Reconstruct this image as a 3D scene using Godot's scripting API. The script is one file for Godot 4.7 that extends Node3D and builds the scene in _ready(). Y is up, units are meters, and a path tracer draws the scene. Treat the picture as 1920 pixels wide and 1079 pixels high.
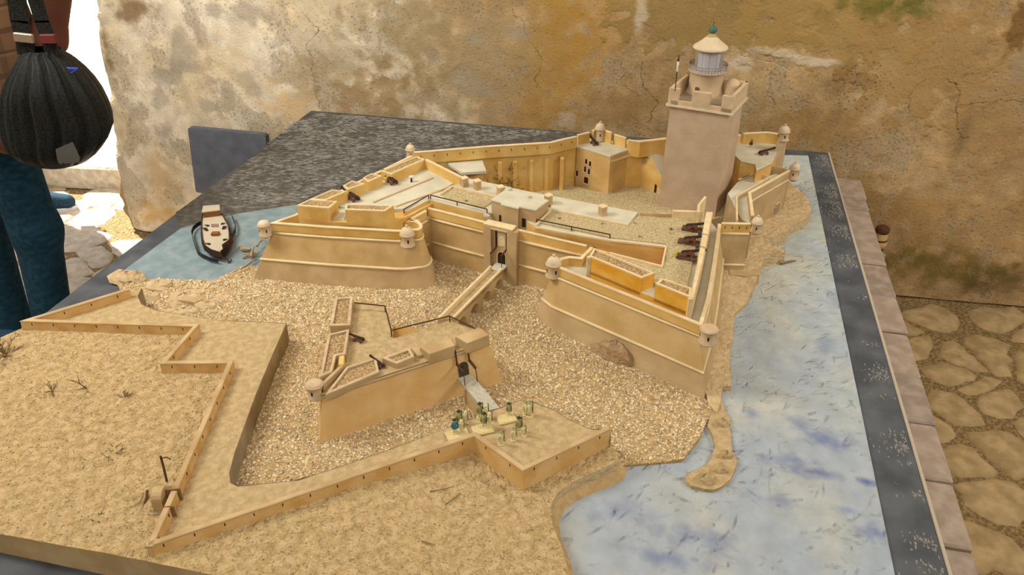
extends Node3D
# A scale model of a coastal fortress on a display table in an old plastered room.
# World: y up, metres, floor at y = 0, table top at y = 0.6, camera at (0, 1.6, 0).

const TABLE := 0.6
const FOCAL := 1485.0
const PITCH := 0.5568
const U := 0.125      # upper cordon of the fortress walls, above the table top
const PT := 0.152     # parapet top
const WK := 0.13      # wall walk
const TL := 0.165     # terreplein
const BT := 0.192     # top of the merlons
const GR := 0.010     # gravel of the moat
const LV := 0.055     # covered way
const CY := 0.055     # courtyard
var M: Dictionary[String, StandardMaterial3D] = {}
var rng := RandomNumberGenerator.new()
var taken := {}

# ---------------------------------------------------------------- plan helpers
func ray(x: float, y: float) -> Vector3:
	return Vector3(x - 960.0, 539.5 - y, -FOCAL).rotated(Vector3.RIGHT, -PITCH)

# the point at height h above the table top that a survey mark of the plan stands for
func P(x: float, y: float, h: float) -> Vector3:
	var d := ray(x, y)
	return Vector3(0, 1.6, 0) + d * ((h - 1.0) / d.y)

func F(x: float, y: float) -> Vector3:      # a mark on the room's floor
	return P(x, y, -TABLE)

func D(x: float, y: float, z: float) -> Vector3:   # a mark at depth z
	var d := ray(x, y)
	return Vector3(0, 1.6, 0) + d * (z / d.z)

func v2(p: Vector3) -> Vector2:
	return Vector2(p.x, p.z)

func v3(p: Vector2, h: float) -> Vector3:
	return Vector3(p.x, TABLE + h, p.y)

func L(a: Array, h: float) -> PackedVector2Array:
	var r := PackedVector2Array()
	for i in range(0, a.size(), 2):
		r.append(v2(P(a[i], a[i + 1], h)))
	return r

func LH(a: Array) -> PackedVector2Array:   # triples x, y, h
	var r := PackedVector2Array()
	for i in range(0, a.size(), 3):
		r.append(v2(P(a[i], a[i + 1], a[i + 2])))
	return r

# offset of a polyline to its right-hand side (seen from above, z towards the viewer)
func off(line: PackedVector2Array, d: float, closed := false) -> PackedVector2Array:
	var r := PackedVector2Array()
	var n := line.size()
	for i in n:
		var a: Vector2 = line[(i - 1 + n) % n] if closed or i > 0 else line[i] * 2.0 - line[i + 1]
		var c: Vector2 = line[(i + 1) % n] if closed or i < n - 1 else line[i] * 2.0 - line[i - 1]
		var d0 := (line[i] - a).normalized()
		var d1 := (c - line[i]).normalized()
		var n0 := Vector2(-d0.y, d0.x)
		var n1 := Vector2(-d1.y, d1.x)
		var m := (n0 + n1).normalized()
		r.append(line[i] + m * (d / maxf(0.35, m.dot(n0))))
	return r

func area(p: PackedVector2Array) -> float:
	var s := 0.0
	for i in p.size():
		s += p[i].cross(p[(i + 1) % p.size()])
	return s * 0.5

func inset(p: PackedVector2Array, d: float) -> PackedVector2Array:  # towards the inside of a closed polygon
	return off(p, d if area(p) > 0.0 else -d, true)

# ---------------------------------------------------------------- mesh helpers
func new_st(smooth := false) -> SurfaceTool:
	var st := SurfaceTool.new()
	st.begin(Mesh.PRIMITIVE_TRIANGLES)
	st.set_smooth_group(0 if smooth else -1)
	return st

func tri(st: SurfaceTool, a: Vector3, b: Vector3, c: Vector3) -> void:
	st.add_vertex(a); st.add_vertex(b); st.add_vertex(c)

func quad(st: SurfaceTool, a: Vector3, b: Vector3, c: Vector3, d: Vector3) -> void:
	tri(st, a, b, c); tri(st, a, c, d)

func cap(st: SurfaceTool, p: PackedVector2Array, h: float, up := true) -> void:
	var t := Geometry2D.triangulate_polygon(p)
	for i in range(0, t.size(), 3):
		var a := p[t[i]]
		var b := p[t[i + 1]]
		var c := p[t[i + 2]]
		if ((b - a).cross(c - a) > 0.0) == up:
			tri(st, v3(a, h), v3(b, h), v3(c, h))
		else:
			tri(st, v3(a, h), v3(c, h), v3(b, h))

# sides between two outlines of the same number of points
func sides(st: SurfaceTool, p0: PackedVector2Array, h0: float, p1: PackedVector2Array, h1: float, closed := true) -> void:
	var n := p0.size()
	var flip := closed and area(p0) > 0.0
	for i in (n if closed else n - 1):
		var j := (i + 1) % n
		if flip:
			quad(st, v3(p0[j], h0), v3(p0[i], h0), v3(p1[i], h1), v3(p1[j], h1))
		else:
			quad(st, v3(p0[i], h0), v3(p0[j], h0), v3(p1[j], h1), v3(p1[i], h1))

func prism(st: SurfaceTool, p: PackedVector2Array, h0: float, h1: float, bevel := 0.0015) -> void:
	if bevel > 0.0:
		var q := inset(p, bevel)
		sides(st, p, h0, p, h1 - bevel)
		sides(st, p, h1 - bevel, q, h1)
		cap(st, q, h1)
	else:
		sides(st, p, h0, p, h1)
		cap(st, p, h1)
	cap(st, p, h0, false)

# a strip of constant thickness along a line: the right-hand face is the line itself
func strip(st: SurfaceTool, line: PackedVector2Array, h0: float, h1: float, t: float, closed := false, bevel := 0.001) -> void:
	var q := off(line, -t, closed)
	var n := line.size()
	var lb := off(line, -bevel, closed)
	var qb := off(line, -t + bevel, closed)
	for i in (n if closed else n - 1):
		var j := (i + 1) % n
		quad(st, v3(line[i], h0), v3(line[j], h0), v3(line[j], h1 - bevel), v3(line[i], h1 - bevel))
		quad(st, v3(line[i], h1 - bevel), v3(line[j], h1 - bevel), v3(lb[j], h1), v3(lb[i], h1))
		quad(st, v3(lb[i], h1), v3(lb[j], h1), v3(qb[j], h1), v3(qb[i], h1))
		quad(st, v3(qb[i], h1), v3(qb[j], h1), v3(q[j], h1 - bevel), v3(q[i], h1 - bevel))
		quad(st, v3(q[i], h1 - bevel), v3(q[j], h1 - bevel), v3(q[j], h0), v3(q[i], h0))
		quad(st, v3(q[i], h0), v3(q[j], h0), v3(line[j], h0), v3(line[i], h0))
	if not closed:
		for i in [0, n - 1]:
			quad(st, v3(line[i], h0), v3(line[i], h1), v3(q[i], h1), v3(q[i], h0))

func tube(st: SurfaceTool, pts: Array, r: float, n := 6, r1 := -1.0) -> void:
	var rings := []
	var m := pts.size()
	for i in m:
		var d: Vector3 = (pts[mini(i + 1, m - 1)] - pts[maxi(i - 1, 0)]).normalized()
		var s := d.cross(Vector3.UP if absf(d.y) < 0.9 else Vector3.RIGHT).normalized()
		var u := s.cross(d)
		var rr := r if r1 < 0.0 else lerpf(r, r1, float(i) / maxf(1.0, m - 1.0))
		var ring := []
		for k in n:
			var a := TAU * k / n
			ring.append(pts[i] + (s * cos(a) + u * sin(a)) * rr)
		rings.append(ring)
	for i in m - 1:
		for k in n:
			var k2 := (k + 1) % n
			quad(st, rings[i][k], rings[i][k2], rings[i + 1][k2], rings[i + 1][k])
	for e in [0, m - 1]:
		for k in range(1, n - 1):
			if e == 0:
				tri(st, rings[e][0], rings[e][k + 1], rings[e][k])
			else:
				tri(st, rings[e][0], rings[e][k], rings[e][k + 1])

func lathe(st: SurfaceTool, prof: Array, c: Vector3, n := 20, k0 := 1.0) -> void:   # prof: r, y, r, y ...
	for i in range(0, prof.size() - 2, 2):
		for k in n:
			var a := TAU * k / n
			var b := TAU * (k + 1) / n
			var p := func(r: float, y: float, t: float) -> Vector3: return c + Vector3(cos(t) * r, y, sin(t) * r) * k0
			quad(st, p.call(prof[i], prof[i + 1], b), p.call(prof[i], prof[i + 1], a), p.call(prof[i + 2], prof[i + 3], a), p.call(prof[i + 2], prof[i + 3], b))

func box(st: SurfaceTool, t: Transform3D, s: Vector3, bev := 0.0) -> void:   # centred box, corners chamfered on the upright and upper edges
	var h := s * 0.5
	if bev <= 0.0:
		bev = minf(minf(s.x, s.y), s.z) * 0.08
	var ring := func(x: float, z: float, y: float) -> Array:
		return [Vector3(-x, y, -z + bev), Vector3(-x + bev, y, -z), Vector3(x - bev, y, -z), Vector3(x, y, -z + bev), Vector3(x, y, z - bev), Vector3(x - bev, y, z), Vector3(-x + bev, y, z), Vector3(-x, y, z - bev)]
	var rs := [ring.call(h.x - bev, h.z - bev, -h.y), ring.call(h.x, h.z, -h.y + bev), ring.call(h.x, h.z, h.y - bev), ring.call(h.x - bev, h.z - bev, h.y)]
	for i in 3:
		for k in 8:
			var k2 := (k + 1) % 8
			quad(st, t * rs[i][k2], t * rs[i][k], t * rs[i + 1][k], t * rs[i + 1][k2])
	for k in range(1, 7):
		tri(st, t * rs[3][0], t * rs[3][k], t * rs[3][k + 1])
		tri(st, t * rs[0][0], t * rs[0][k + 1], t * rs[0][k])

func at(p: Vector3, yaw := 0.0) -> Transform3D:
	return Transform3D(Basis(Vector3.UP, yaw), p)

func along(a: Vector3, b: Vector3) -> Transform3D:   # x axis from a to b, origin in the middle
	var x := (b - a).normalized()
	var z := x.cross(Vector3.UP if absf(x.y) < 0.95 else Vector3.RIGHT).normalized()
	return Transform3D(Basis(x, z.cross(x), z), (a + b) * 0.5)

# a bar of square section between two points
func bar(st: SurfaceTool, a: Vector3, b: Vector3, w: float, h: float) -> void:
	box(st, along(a, b), Vector3(a.distance_to(b), h, w))

# ---------------------------------------------------------------- object helpers
func numbered(n: String) -> String:
	if not taken.has(n):
		taken[n] = 0
		return n
	taken[n] += 1
	return "%s_%03d" % [n, taken[n]]

func meta(o: Node, label: String, category: String, group := "") -> void:
	o.set_meta("label", label)
	o.set_meta("category", category)
	if group:
		o.set_meta("group", group)

func thing(called: String, label: String, category: String, where := Vector3.ZERO, group := "", yaw := 0.0) -> Node3D:
	var o := Node3D.new()
	o.name = numbered(called)
	o.position = where
	o.rotation.y = yaw
	meta(o, label, category, group)
	add_child(o, true)
	return o

# one named mesh under a thing; world coordinates unless local
func part(parent: Node, called: String, st: SurfaceTool, m: Material, local := false, label := "") -> MeshInstance3D:
	st.generate_normals()
	var o := MeshInstance3D.new()
	o.name = called
	o.mesh = st.commit()
	o.material_override = m
	if not local and parent is Node3D:
		var q: Node = parent
		var t := Transform3D()
		while q is Node3D and q != self:
			t = q.transform * t
			q = q.get_parent()
		o.transform = t.affine_inverse()
	if label:
		o.set_meta("label", label)
	parent.add_child(o, true)
	return o

func structure(called: String, st: SurfaceTool, m: Material) -> MeshInstance3D:
	var o := part(self, called, st, m)
	o.set_meta("kind", "structure")
	return o

func copy(o: Node3D, where: Vector3, yaw: float, label: String) -> Node3D:
	var c: Node3D = o.duplicate()
	c.name = numbered(str(o.name).rstrip("0123456789").rstrip("_"))
	add_child(c, true)
	c.position = where
	c.rotation.y = yaw
	c.set_meta("label", label)
	return c

# terrain over a polygon, cell by cell, with a skirt down to h_low
func terrain(st: SurfaceTool, poly: PackedVector2Array, cell: float, hf: Callable, h_low: float, skirt := true, uvf = null) -> void:
	var lo := poly[0]
	var hi := poly[0]
	for p in poly:
		lo = lo.min(p)
		hi = hi.max(p)
	var nx := int(ceil((hi.x - lo.x) / cell))
	var ny := int(ceil((hi.y - lo.y) / cell))
	for i in nx:
		for j in ny:
			var o := lo + Vector2(i, j) * cell
			var q := PackedVector2Array([o, o + Vector2(cell, 0), o + Vector2(cell, cell), o + Vector2(0, cell)])
			for piece in Geometry2D.intersect_polygons(poly, q):
				var t := Geometry2D.triangulate_polygon(piece)
				for k in range(0, t.size(), 3):
					var a := piece[t[k]]
					var b := piece[t[k + 1]]
					var c := piece[t[k + 2]]
					if (b - a).cross(c - a) < 0.0:
						var s := b
						b = c
						c = s
					for w in [a, b, c]:
						if uvf != null:
							st.set_uv(uvf.call(w))
						st.add_vertex(v3(w, hf.call(w)))
	if skirt:
		var n := poly.size()
		var flip := area(poly) > 0.0
		for i in n:
			var a := poly[i]
			var b := poly[(i + 1) % n]
			var m := maxi(1, int(a.distance_to(b) / cell))
			for k in m:
				var p := a.lerp(b, float(k) / m)
				var q := a.lerp(b, float(k + 1) / m)
				var ps := [v3(p, h_low), v3(q, h_low), v3(q, hf.call(q)), v3(p, hf.call(p))]
				if flip:
					quad(st, ps[1], ps[0], ps[3], ps[2])
				else:
					quad(st, ps[0], ps[1], ps[2], ps[3])

# ---------------------------------------------------------------- materials
func noise(freq: float, kind := FastNoiseLite.TYPE_SIMPLEX_SMOOTH, octaves := 5, sd := 1) -> FastNoiseLite:
	var n := FastNoiseLite.new()
	n.noise_type = kind
	n.frequency = freq
	n.fractal_octaves = octaves
	n.seed = sd
	return n

func ntex(n: FastNoiseLite, stops: Array, size := 512) -> NoiseTexture2D:   # stops: position, colour ...
	var t := NoiseTexture2D.new()
	t.width = size
	t.height = size
	t.seamless = true
	t.noise = n
	if stops.size():
		var g := Gradient.new()
		var os := PackedFloat32Array()
		var cs := PackedColorArray()
		for i in range(0, stops.size(), 2):
			os.append(stops[i])
			cs.append(stops[i + 1])
		g.offsets = os
		g.colors = cs
		t.color_ramp = g
	return t

var bump_fine: Texture2D
var bump_rough: Texture2D
var bump_plaster: Texture2D

func c8(r: float, g: float, b: float) -> Color:
	return Color(r / 255.0, g / 255.0, b / 255.0)

func mat(a: Color, b: Color, tile: float, bump: Texture2D = null, cm := 0.05, rough := 0.9, freq := 0.012, sd := 1) -> StandardMaterial3D:
	var m := StandardMaterial3D.new()
	m.albedo_texture = ntex(noise(freq, FastNoiseLite.TYPE_SIMPLEX_SMOOTH, 6, sd), [0.25, a, 0.75, b], 512)
	m.roughness = rough
	m.metallic_specular = 0.25
	m.uv1_triplanar = true
	m.uv1_world_triplanar = true
	m.uv1_scale = Vector3.ONE / tile
	if bump:
		m.heightmap_enabled = true
		m.heightmap_texture = bump
		m.heightmap_scale = cm
	return m

func flat(c: Color, rough := 0.8, metal := 0.0) -> StandardMaterial3D:
	var m := StandardMaterial3D.new()
	m.albedo_color = c
	m.roughness = rough
	m.metallic = metal
	m.metallic_specular = 0.3
	return m

func make_materials() -> void:
	bump_fine = ntex(noise(0.09, FastNoiseLite.TYPE_SIMPLEX_SMOOTH, 4, 11), [])
	bump_rough = ntex(noise(0.035, FastNoiseLite.TYPE_SIMPLEX_SMOOTH, 6, 12), [])
	bump_plaster = ntex(noise(0.012, FastNoiseLite.TYPE_SIMPLEX_SMOOTH, 6, 13), [])
	M.plaster = mat(c8(178, 150, 108), c8(198, 172, 130), 0.5, bump_fine, 0.05, 0.92, 0.012, 21)
	M.ochre = mat(c8(206, 164, 88), c8(222, 188, 118), 0.4, bump_fine, 0.04, 0.92, 0.012, 22)
	M.deep_ochre = mat(c8(216, 154, 48), c8(230, 182, 88), 0.3, bump_fine, 0.04, 0.92, 0.012, 23)
	M.coping = mat(c8(218, 194, 148), c8(230, 210, 170), 0.3, bump_fine, 0.03, 0.9, 0.015, 24)
	M.terrace = mat(c8(194, 189, 166), c8(208, 203, 182), 0.5, bump_fine, 0.03, 0.92, 0.012, 25)
	M.sand = mat(c8(176, 152, 110), c8(192, 170, 130), 0.3, bump_rough, 0.35, 0.95, 0.03, 26)
	M.glacis = mat(c8(174, 148, 102), c8(200, 174, 130), 0.35, bump_rough, 0.9, 0.95, 0.03, 27)
	M.moat = mat(c8(168, 140, 96), c8(196, 168, 122), 0.25, bump_rough, 0.4, 0.95, 0.03, 28)
	M.dirt = mat(c8(140, 112, 74), c8(200, 174, 132), 0.12, bump_rough, 0.2, 0.95, 0.035, 29)
	M.gravel_floor = mat(c8(172, 154, 114), c8(200, 184, 144), 0.15, bump_rough, 0.2, 0.95, 0.035, 30)
	M.tower = mat(c8(184, 158, 130), c8(196, 172, 144), 0.4, bump_fine, 0.05, 0.92, 0.012, 31)
	M.scarp = mat(c8(146, 130, 104), c8(164, 148, 120), 0.4, bump_fine, 0.05, 0.95, 0.014, 32)
	M.rock = mat(c8(188, 164, 124), c8(210, 186, 146), 0.2, bump_rough, 0.3, 0.95, 0.02, 33)
	M.board = mat(c8(72, 75, 80), c8(92, 95, 99), 0.6, bump_fine, 0.03, 0.75, 0.01, 34)
	M.bench = mat(c8(160, 142, 126), c8(180, 162, 146), 0.35, bump_fine, 0.05, 0.85, 0.012, 35)
	M.front_face = mat(c8(202, 158, 92), c8(216, 182, 126), 0.3, bump_fine, 0.05, 0.92, 0.012, 56)
	M.ravelin = mat(c8(206, 164, 102), c8(220, 186, 132), 0.4, bump_fine, 0.05, 0.92, 0.012, 57)
	M.leaf_brown = mat(c8(116, 88, 56), c8(138, 108, 72), 0.1, null, 0.0, 0.9, 0.02, 58)
	M.sentry = mat(c8(190, 166, 132), c8(206, 182, 150), 0.2, bump_fine, 0.03, 0.92, 0.012, 53)
	M.sentry_dome = mat(c8(206, 188, 156), c8(220, 204, 174), 0.2, bump_fine, 0.03, 0.92, 0.012, 54)
	M.boulder = mat(c8(150, 124, 92), c8(184, 156, 118), 0.15, bump_rough, 0.3, 0.95, 0.02, 52)
	M.bench_a = mat(c8(150, 134, 120), c8(172, 156, 142), 0.3, bump_fine, 0.05, 0.85, 0.012, 51)
	M.cobble = mat(c8(154, 132, 94), c8(184, 160, 120), 0.5, bump_rough, 0.3, 0.95, 0.015, 36)
	M.mortar = mat(c8(128, 106, 70), c8(168, 144, 102), 0.2, bump_rough, 0.8, 0.98, 0.02, 37)
	M.room = mat(c8(178, 146, 96), c8(206, 178, 132), 1.6, bump_plaster, 0.6, 0.95, 0.012, 38)
	M.whitewash = mat(c8(206, 202, 192), c8(224, 220, 210), 1.6, bump_plaster, 0.4, 0.95, 0.012, 59)
	M.gap_dark = flat(c8(60, 46, 34), 0.95)
	M.doorstone = mat(c8(176, 166, 150), c8(206, 196, 180), 0.5, bump_rough, 0.5, 0.95, 0.02, 60)
	M.deck_grey = mat(c8(172, 168, 150), c8(190, 186, 168), 0.1, bump_fine, 0.03, 0.9, 0.02, 62)
	M.plaster_y = mat(c8(184, 152, 98), c8(204, 174, 124), 0.5, bump_fine, 0.05, 0.92, 0.012, 63)
	M.casemate = mat(c8(196, 160, 98), c8(212, 180, 122), 0.4, bump_fine, 0.05, 0.92, 0.012, 64)
	M.wall_panel = mat(c8(96, 101, 112), c8(110, 115, 126), 0.5, bump_fine, 0.03, 0.7, 0.012, 65)
	M.iron = flat(c8(52, 42, 36), 0.65, 0.0)
	M.rail = flat(c8(74, 58, 34), 0.7)
	M.wood_dark = mat(c8(70, 46, 34), c8(104, 72, 54), 0.05, null, 0.0, 0.8, 0.02, 39)
	M.wood_plank = mat(c8(86, 66, 52), c8(120, 96, 76), 0.08, null, 0.0, 0.85, 0.02, 40)
	M.dark = flat(c8(50, 36, 22), 0.9)
	M.paint_white = flat(c8(226, 220, 204), 0.8)
	M.ship_dark = mat(c8(46, 34, 28), c8(66, 52, 42), 0.04, null, 0.0, 0.7, 0.03, 91)
	M.ship_deck = mat(c8(176, 164, 144), c8(204, 192, 170), 0.05, null, 0.0, 0.85, 0.03, 92)
	M.wood_brown = mat(c8(120, 80, 40), c8(142, 98, 54), 0.05, null, 0.0, 0.75, 0.02, 93)
	M.strake = flat(c8(40, 44, 44), 0.5)
	M.carriage = mat(c8(104, 62, 50), c8(130, 84, 66), 0.04, null, 0.0, 0.85, 0.03, 94)
	M.fig_pale = mat(c8(204, 196, 146), c8(222, 212, 166), 0.02, null, 0.0, 0.85, 0.02, 95)
	M.fig_green = flat(c8(150, 150, 98), 0.85)
	M.fig_dark = flat(c8(66, 66, 44), 0.85)
	M.fig_blue = flat(c8(66, 122, 140), 0.8)
	M.fig_yellow = flat(c8(206, 186, 96), 0.85)
	M.fig_base = mat(c8(206, 188, 134), c8(222, 204, 152), 0.05, bump_fine, 0.02, 0.9, 0.02, 96)
	M.twig = flat(c8(104, 74, 46), 0.9)
	M.twig_grey = flat(c8(128, 104, 68), 0.9)
	M.driftwood = flat(c8(160, 142, 112), 0.9)
	M.band_cream = flat(c8(190, 160, 110), 0.6)
	M.sole = flat(c8(206, 212, 214), 0.7)
	M.bag = mat(c8(26, 27, 26), c8(46, 46, 42), 0.08, bump_fine, 0.02, 0.42, 0.02, 97)

# ================================================================ the scene
func _ready() -> void:
	rng.seed = 77
	# camera
	var cam := Camera3D.new()
	cam.name = "camera"
	cam.fov = rad_to_deg(2.0 * atan(539.5 / FOCAL))
	cam.near = 0.05
	cam.far = 200.0
	cam.position = Vector3(0, 1.6, 0)
	cam.rotation = Vector3(-PITCH, 0, 0)
	add_child(cam)
	cam.current = true
	# sky and exposure
	var we := WorldEnvironment.new()
	we.name = "world_environment"
	var env := Environment.new()
	env.background_mode = Environment.BG_SKY
	var sky := Sky.new()
	var ps := ProceduralSkyMaterial.new()
	ps.sky_top_color = c8(110, 150, 205)
	ps.sky_horizon_color = c8(215, 225, 235)
	ps.ground_bottom_color = c8(150, 135, 110)
	ps.ground_horizon_color = c8(205, 200, 185)
	ps.energy_multiplier = 2.5
	sky.sky_material = ps
	env.sky = sky
	env.tonemap_mode = Environment.TONE_MAPPER_LINEAR
	env.tonemap_exposure = 0.725
	env.sdfgi_enabled = true
	env.ssao_enabled = true
	env.ssil_enabled = true
	we.environment = env
	add_child(we)
	# sun outside the doorway on the left
	var sun := DirectionalLight3D.new()
	sun.name = "sun"
	sun.light_color = Color(1.0, 0.97, 0.93)
	sun.light_energy = 7.0
	sun.light_angular_distance = 0.6
	sun.shadow_enabled = true
	sun.look_at_from_position(Vector3.ZERO, Vector3(0.50, -1.0, 0.55), Vector3.UP)
	add_child(sun)
	make_materials()
	build_lamps()
	build_room()
	build_table()
	build_land()
	build_left_bastion()
	build_right_bastion()
	build_curtain()
	build_rear()
	build_tower()
	build_battery()
	build_ravelin()
	build_bridge()
	build_covered_way()
	build_ship()
	build_cannons()
	build_figures()
	build_scatter()
	build_people()
	build_small()

# ---------------------------------------------------------------- lamps
func lamp(where: Vector3, size: Vector2, energy: float, aim: Vector3, label: String) -> void:
	var o := thing("exhibit_lamp", label, "lamp", where, "long exhibition lamps under the ceiling")
	o.basis = Basis.looking_at(aim - where, Vector3.UP)      # -z towards the model
	var st := new_st()
	box(st, at(Vector3(0, 0, 0.04)), Vector3(size.x + 0.06, size.y + 0.06, 0.06), 0.01)
	part(o, "housing", st, flat(c8(200, 196, 186), 0.5), true)
	st = new_st()
	box(st, at(Vector3(0, 0, 0.006)), Vector3(size.x, size.y, 0.012), 0.003)
	var m := flat(c8(255, 250, 240), 0.6)
	m.emission_enabled = true
	m.emission = Color(1.0, 0.96, 0.88)
	m.emission_energy_multiplier = 1.5
	part(o, "diffuser", st, m, true)
	st = new_st()
	var up := o.basis.inverse() * Vector3(0, 3.0 - where.y, 0)
	for x in [-size.x * 0.4, size.x * 0.4]:
		st = new_st()
		tube(st, [Vector3(x, 0, 0.06), Vector3(x, 0, 0.06) + up], 0.008, 6)
		part(o, "hanger", st, M.iron, true)
	var l := AreaLight3D.new()
	l.name = "lamp_light"
	l.area_size = size
	l.light_color = Color(1.0, 0.985, 0.955)
	l.light_energy = energy
	l.set("area_range", 12.0)
	l.shadow_enabled = true
	l.position.z = -0.02
	o.add_child(l)

func build_lamps() -> void:
	var e := 4.2
	var t := Vector3(0.1, 0.7, -1.6)
	lamp(Vector3(-0.4, 2.72, 1.3), Vector2(1.6, 0.5), e, t, "long white lamp over the visitors in front of the table")
	lamp(Vector3(2.35, 2.2, -1.2), Vector2(1.3, 0.5), e * 0.95, Vector3(0.4, 0.7, -1.6), "long white lamp tilted in from the right-hand wall")
	lamp(Vector3(-1.9, 2.6, -1.5), Vector2(1.3, 0.5), e * 1.85, Vector3(-1.05, 0.8, -2.98), "long white lamp tilted in from the left-hand wall")
	lamp(Vector3(0.0, 2.75, -1.1), Vector2(1.4, 0.5), e * 0.12, Vector3(0.0, 0.6, -1.5), "long white lamp hanging above the middle of the table")

# ---------------------------------------------------------------- room
var W0 := Vector2(-1.649, -3.039)      # foot of the back wall at the door jamb
var WD := Vector2(3.111, 0.531).normalized()
var WN := Vector2(-0.531, 3.111).normalized()
const WALL_LONG := 3.9
const WALL_HIGH := 1.25

# the point of the back wall's plane behind a survey mark: (distance along the wall, height above the floor)
func on_wall(x: float, y: float) -> Vector2:
	var d := ray(x, y)
	var n := Vector3(WN.x, 0, WN.y)
	var o := Vector3(0, 1.6, 0)
	var t := (Vector3(W0.x, 0, W0.y) - o).dot(n) / d.dot(n)
	var p := o + d * t
	return Vector2((v2(p) - W0).dot(WD), p.y)

func wallp(s: float, y: float, out := 0.0) -> Vector3:
	var q := W0 + WD * s + WN * out
	return Vector3(q.x, y, q.y)

var wall_img: Image
var relief: Image
const WX := 1536
const WY := 512

func blot(x: float, y: float, rx: float, ry: float, c: Color, strength: float, hard := 0.0, lift := 0.0, n: FastNoiseLite = null) -> void:
	var a := on_wall(x, y)
	var kx := WX / WALL_LONG
	var ky := WY / WALL_HIGH
	var sx := rx / 500.0 * kx
	var sy := ry / 500.0 * ky
	var cx := a.x * kx
	var cy := WY - a.y * ky
	for j in range(maxi(0, int(cy - sy * 1.5)), mini(WY, int(cy + sy * 1.5))):
		for i in range(maxi(0, int(cx - sx * 1.5)), mini(WX, int(cx + sx * 1.5))):
			var dx := (i - cx) / sx
			var dy := (j - cy) / sy
			var r := sqrt(dx * dx + dy * dy)
			if n:
				r += n.get_noise_2d(i, j) * 0.75
			var k := clampf((1.0 - r) / maxf(0.02, 1.0 - hard), 0.0, 1.0)
			if k > 0.0:
				k = k * k * (3.0 - 2.0 * k)
				wall_img.set_pixel(i, j, wall_img.get_pixel(i, j).lerp(c, k * strength))
				if lift != 0.0:
					var h := relief.get_pixel(i, j).r + lift * k
					relief.set_pixel(i, j, Color(h, h, h))

func crack(pts: Array, w: float, c: Color, sd: int) -> void:
	var n := noise(0.012, FastNoiseLite.TYPE_SIMPLEX, 4, sd)
	var kx := WX / WALL_LONG
	var ky := WY / WALL_HIGH
	for k in range(0, pts.size() - 2, 2):
		var a := on_wall(pts[k], pts[k + 1]) * Vector2(kx, ky)
		var b := on_wall(pts[k + 2], pts[k + 3]) * Vector2(kx, ky)
		var m := int(a.distance_to(b)) + 1
		for q in m:
			var p := a.lerp(b, float(q) / m)
			p.x += n.get_noise_2d(p.x, p.y) * 16.0
			p.y += n.get_noise_2d(p.y + 300.0, p.x) * 12.0
			for dx in 2:
				var ii := int(p.x) + dx
				var jj := WY - int(p.y)
				if ii >= 0 and ii < WX and jj >= 0 and jj < WY and (dx == 0 or w > 1.0):
					wall_img.set_pixel(ii, jj, wall_img.get_pixel(ii, jj).lerp(c, 0.45 if dx == 0 else 0.25))
					var h := relief.get_pixel(ii, jj).r - 0.10
					relief.set_pixel(ii, jj, Color(h, h, h))

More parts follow.
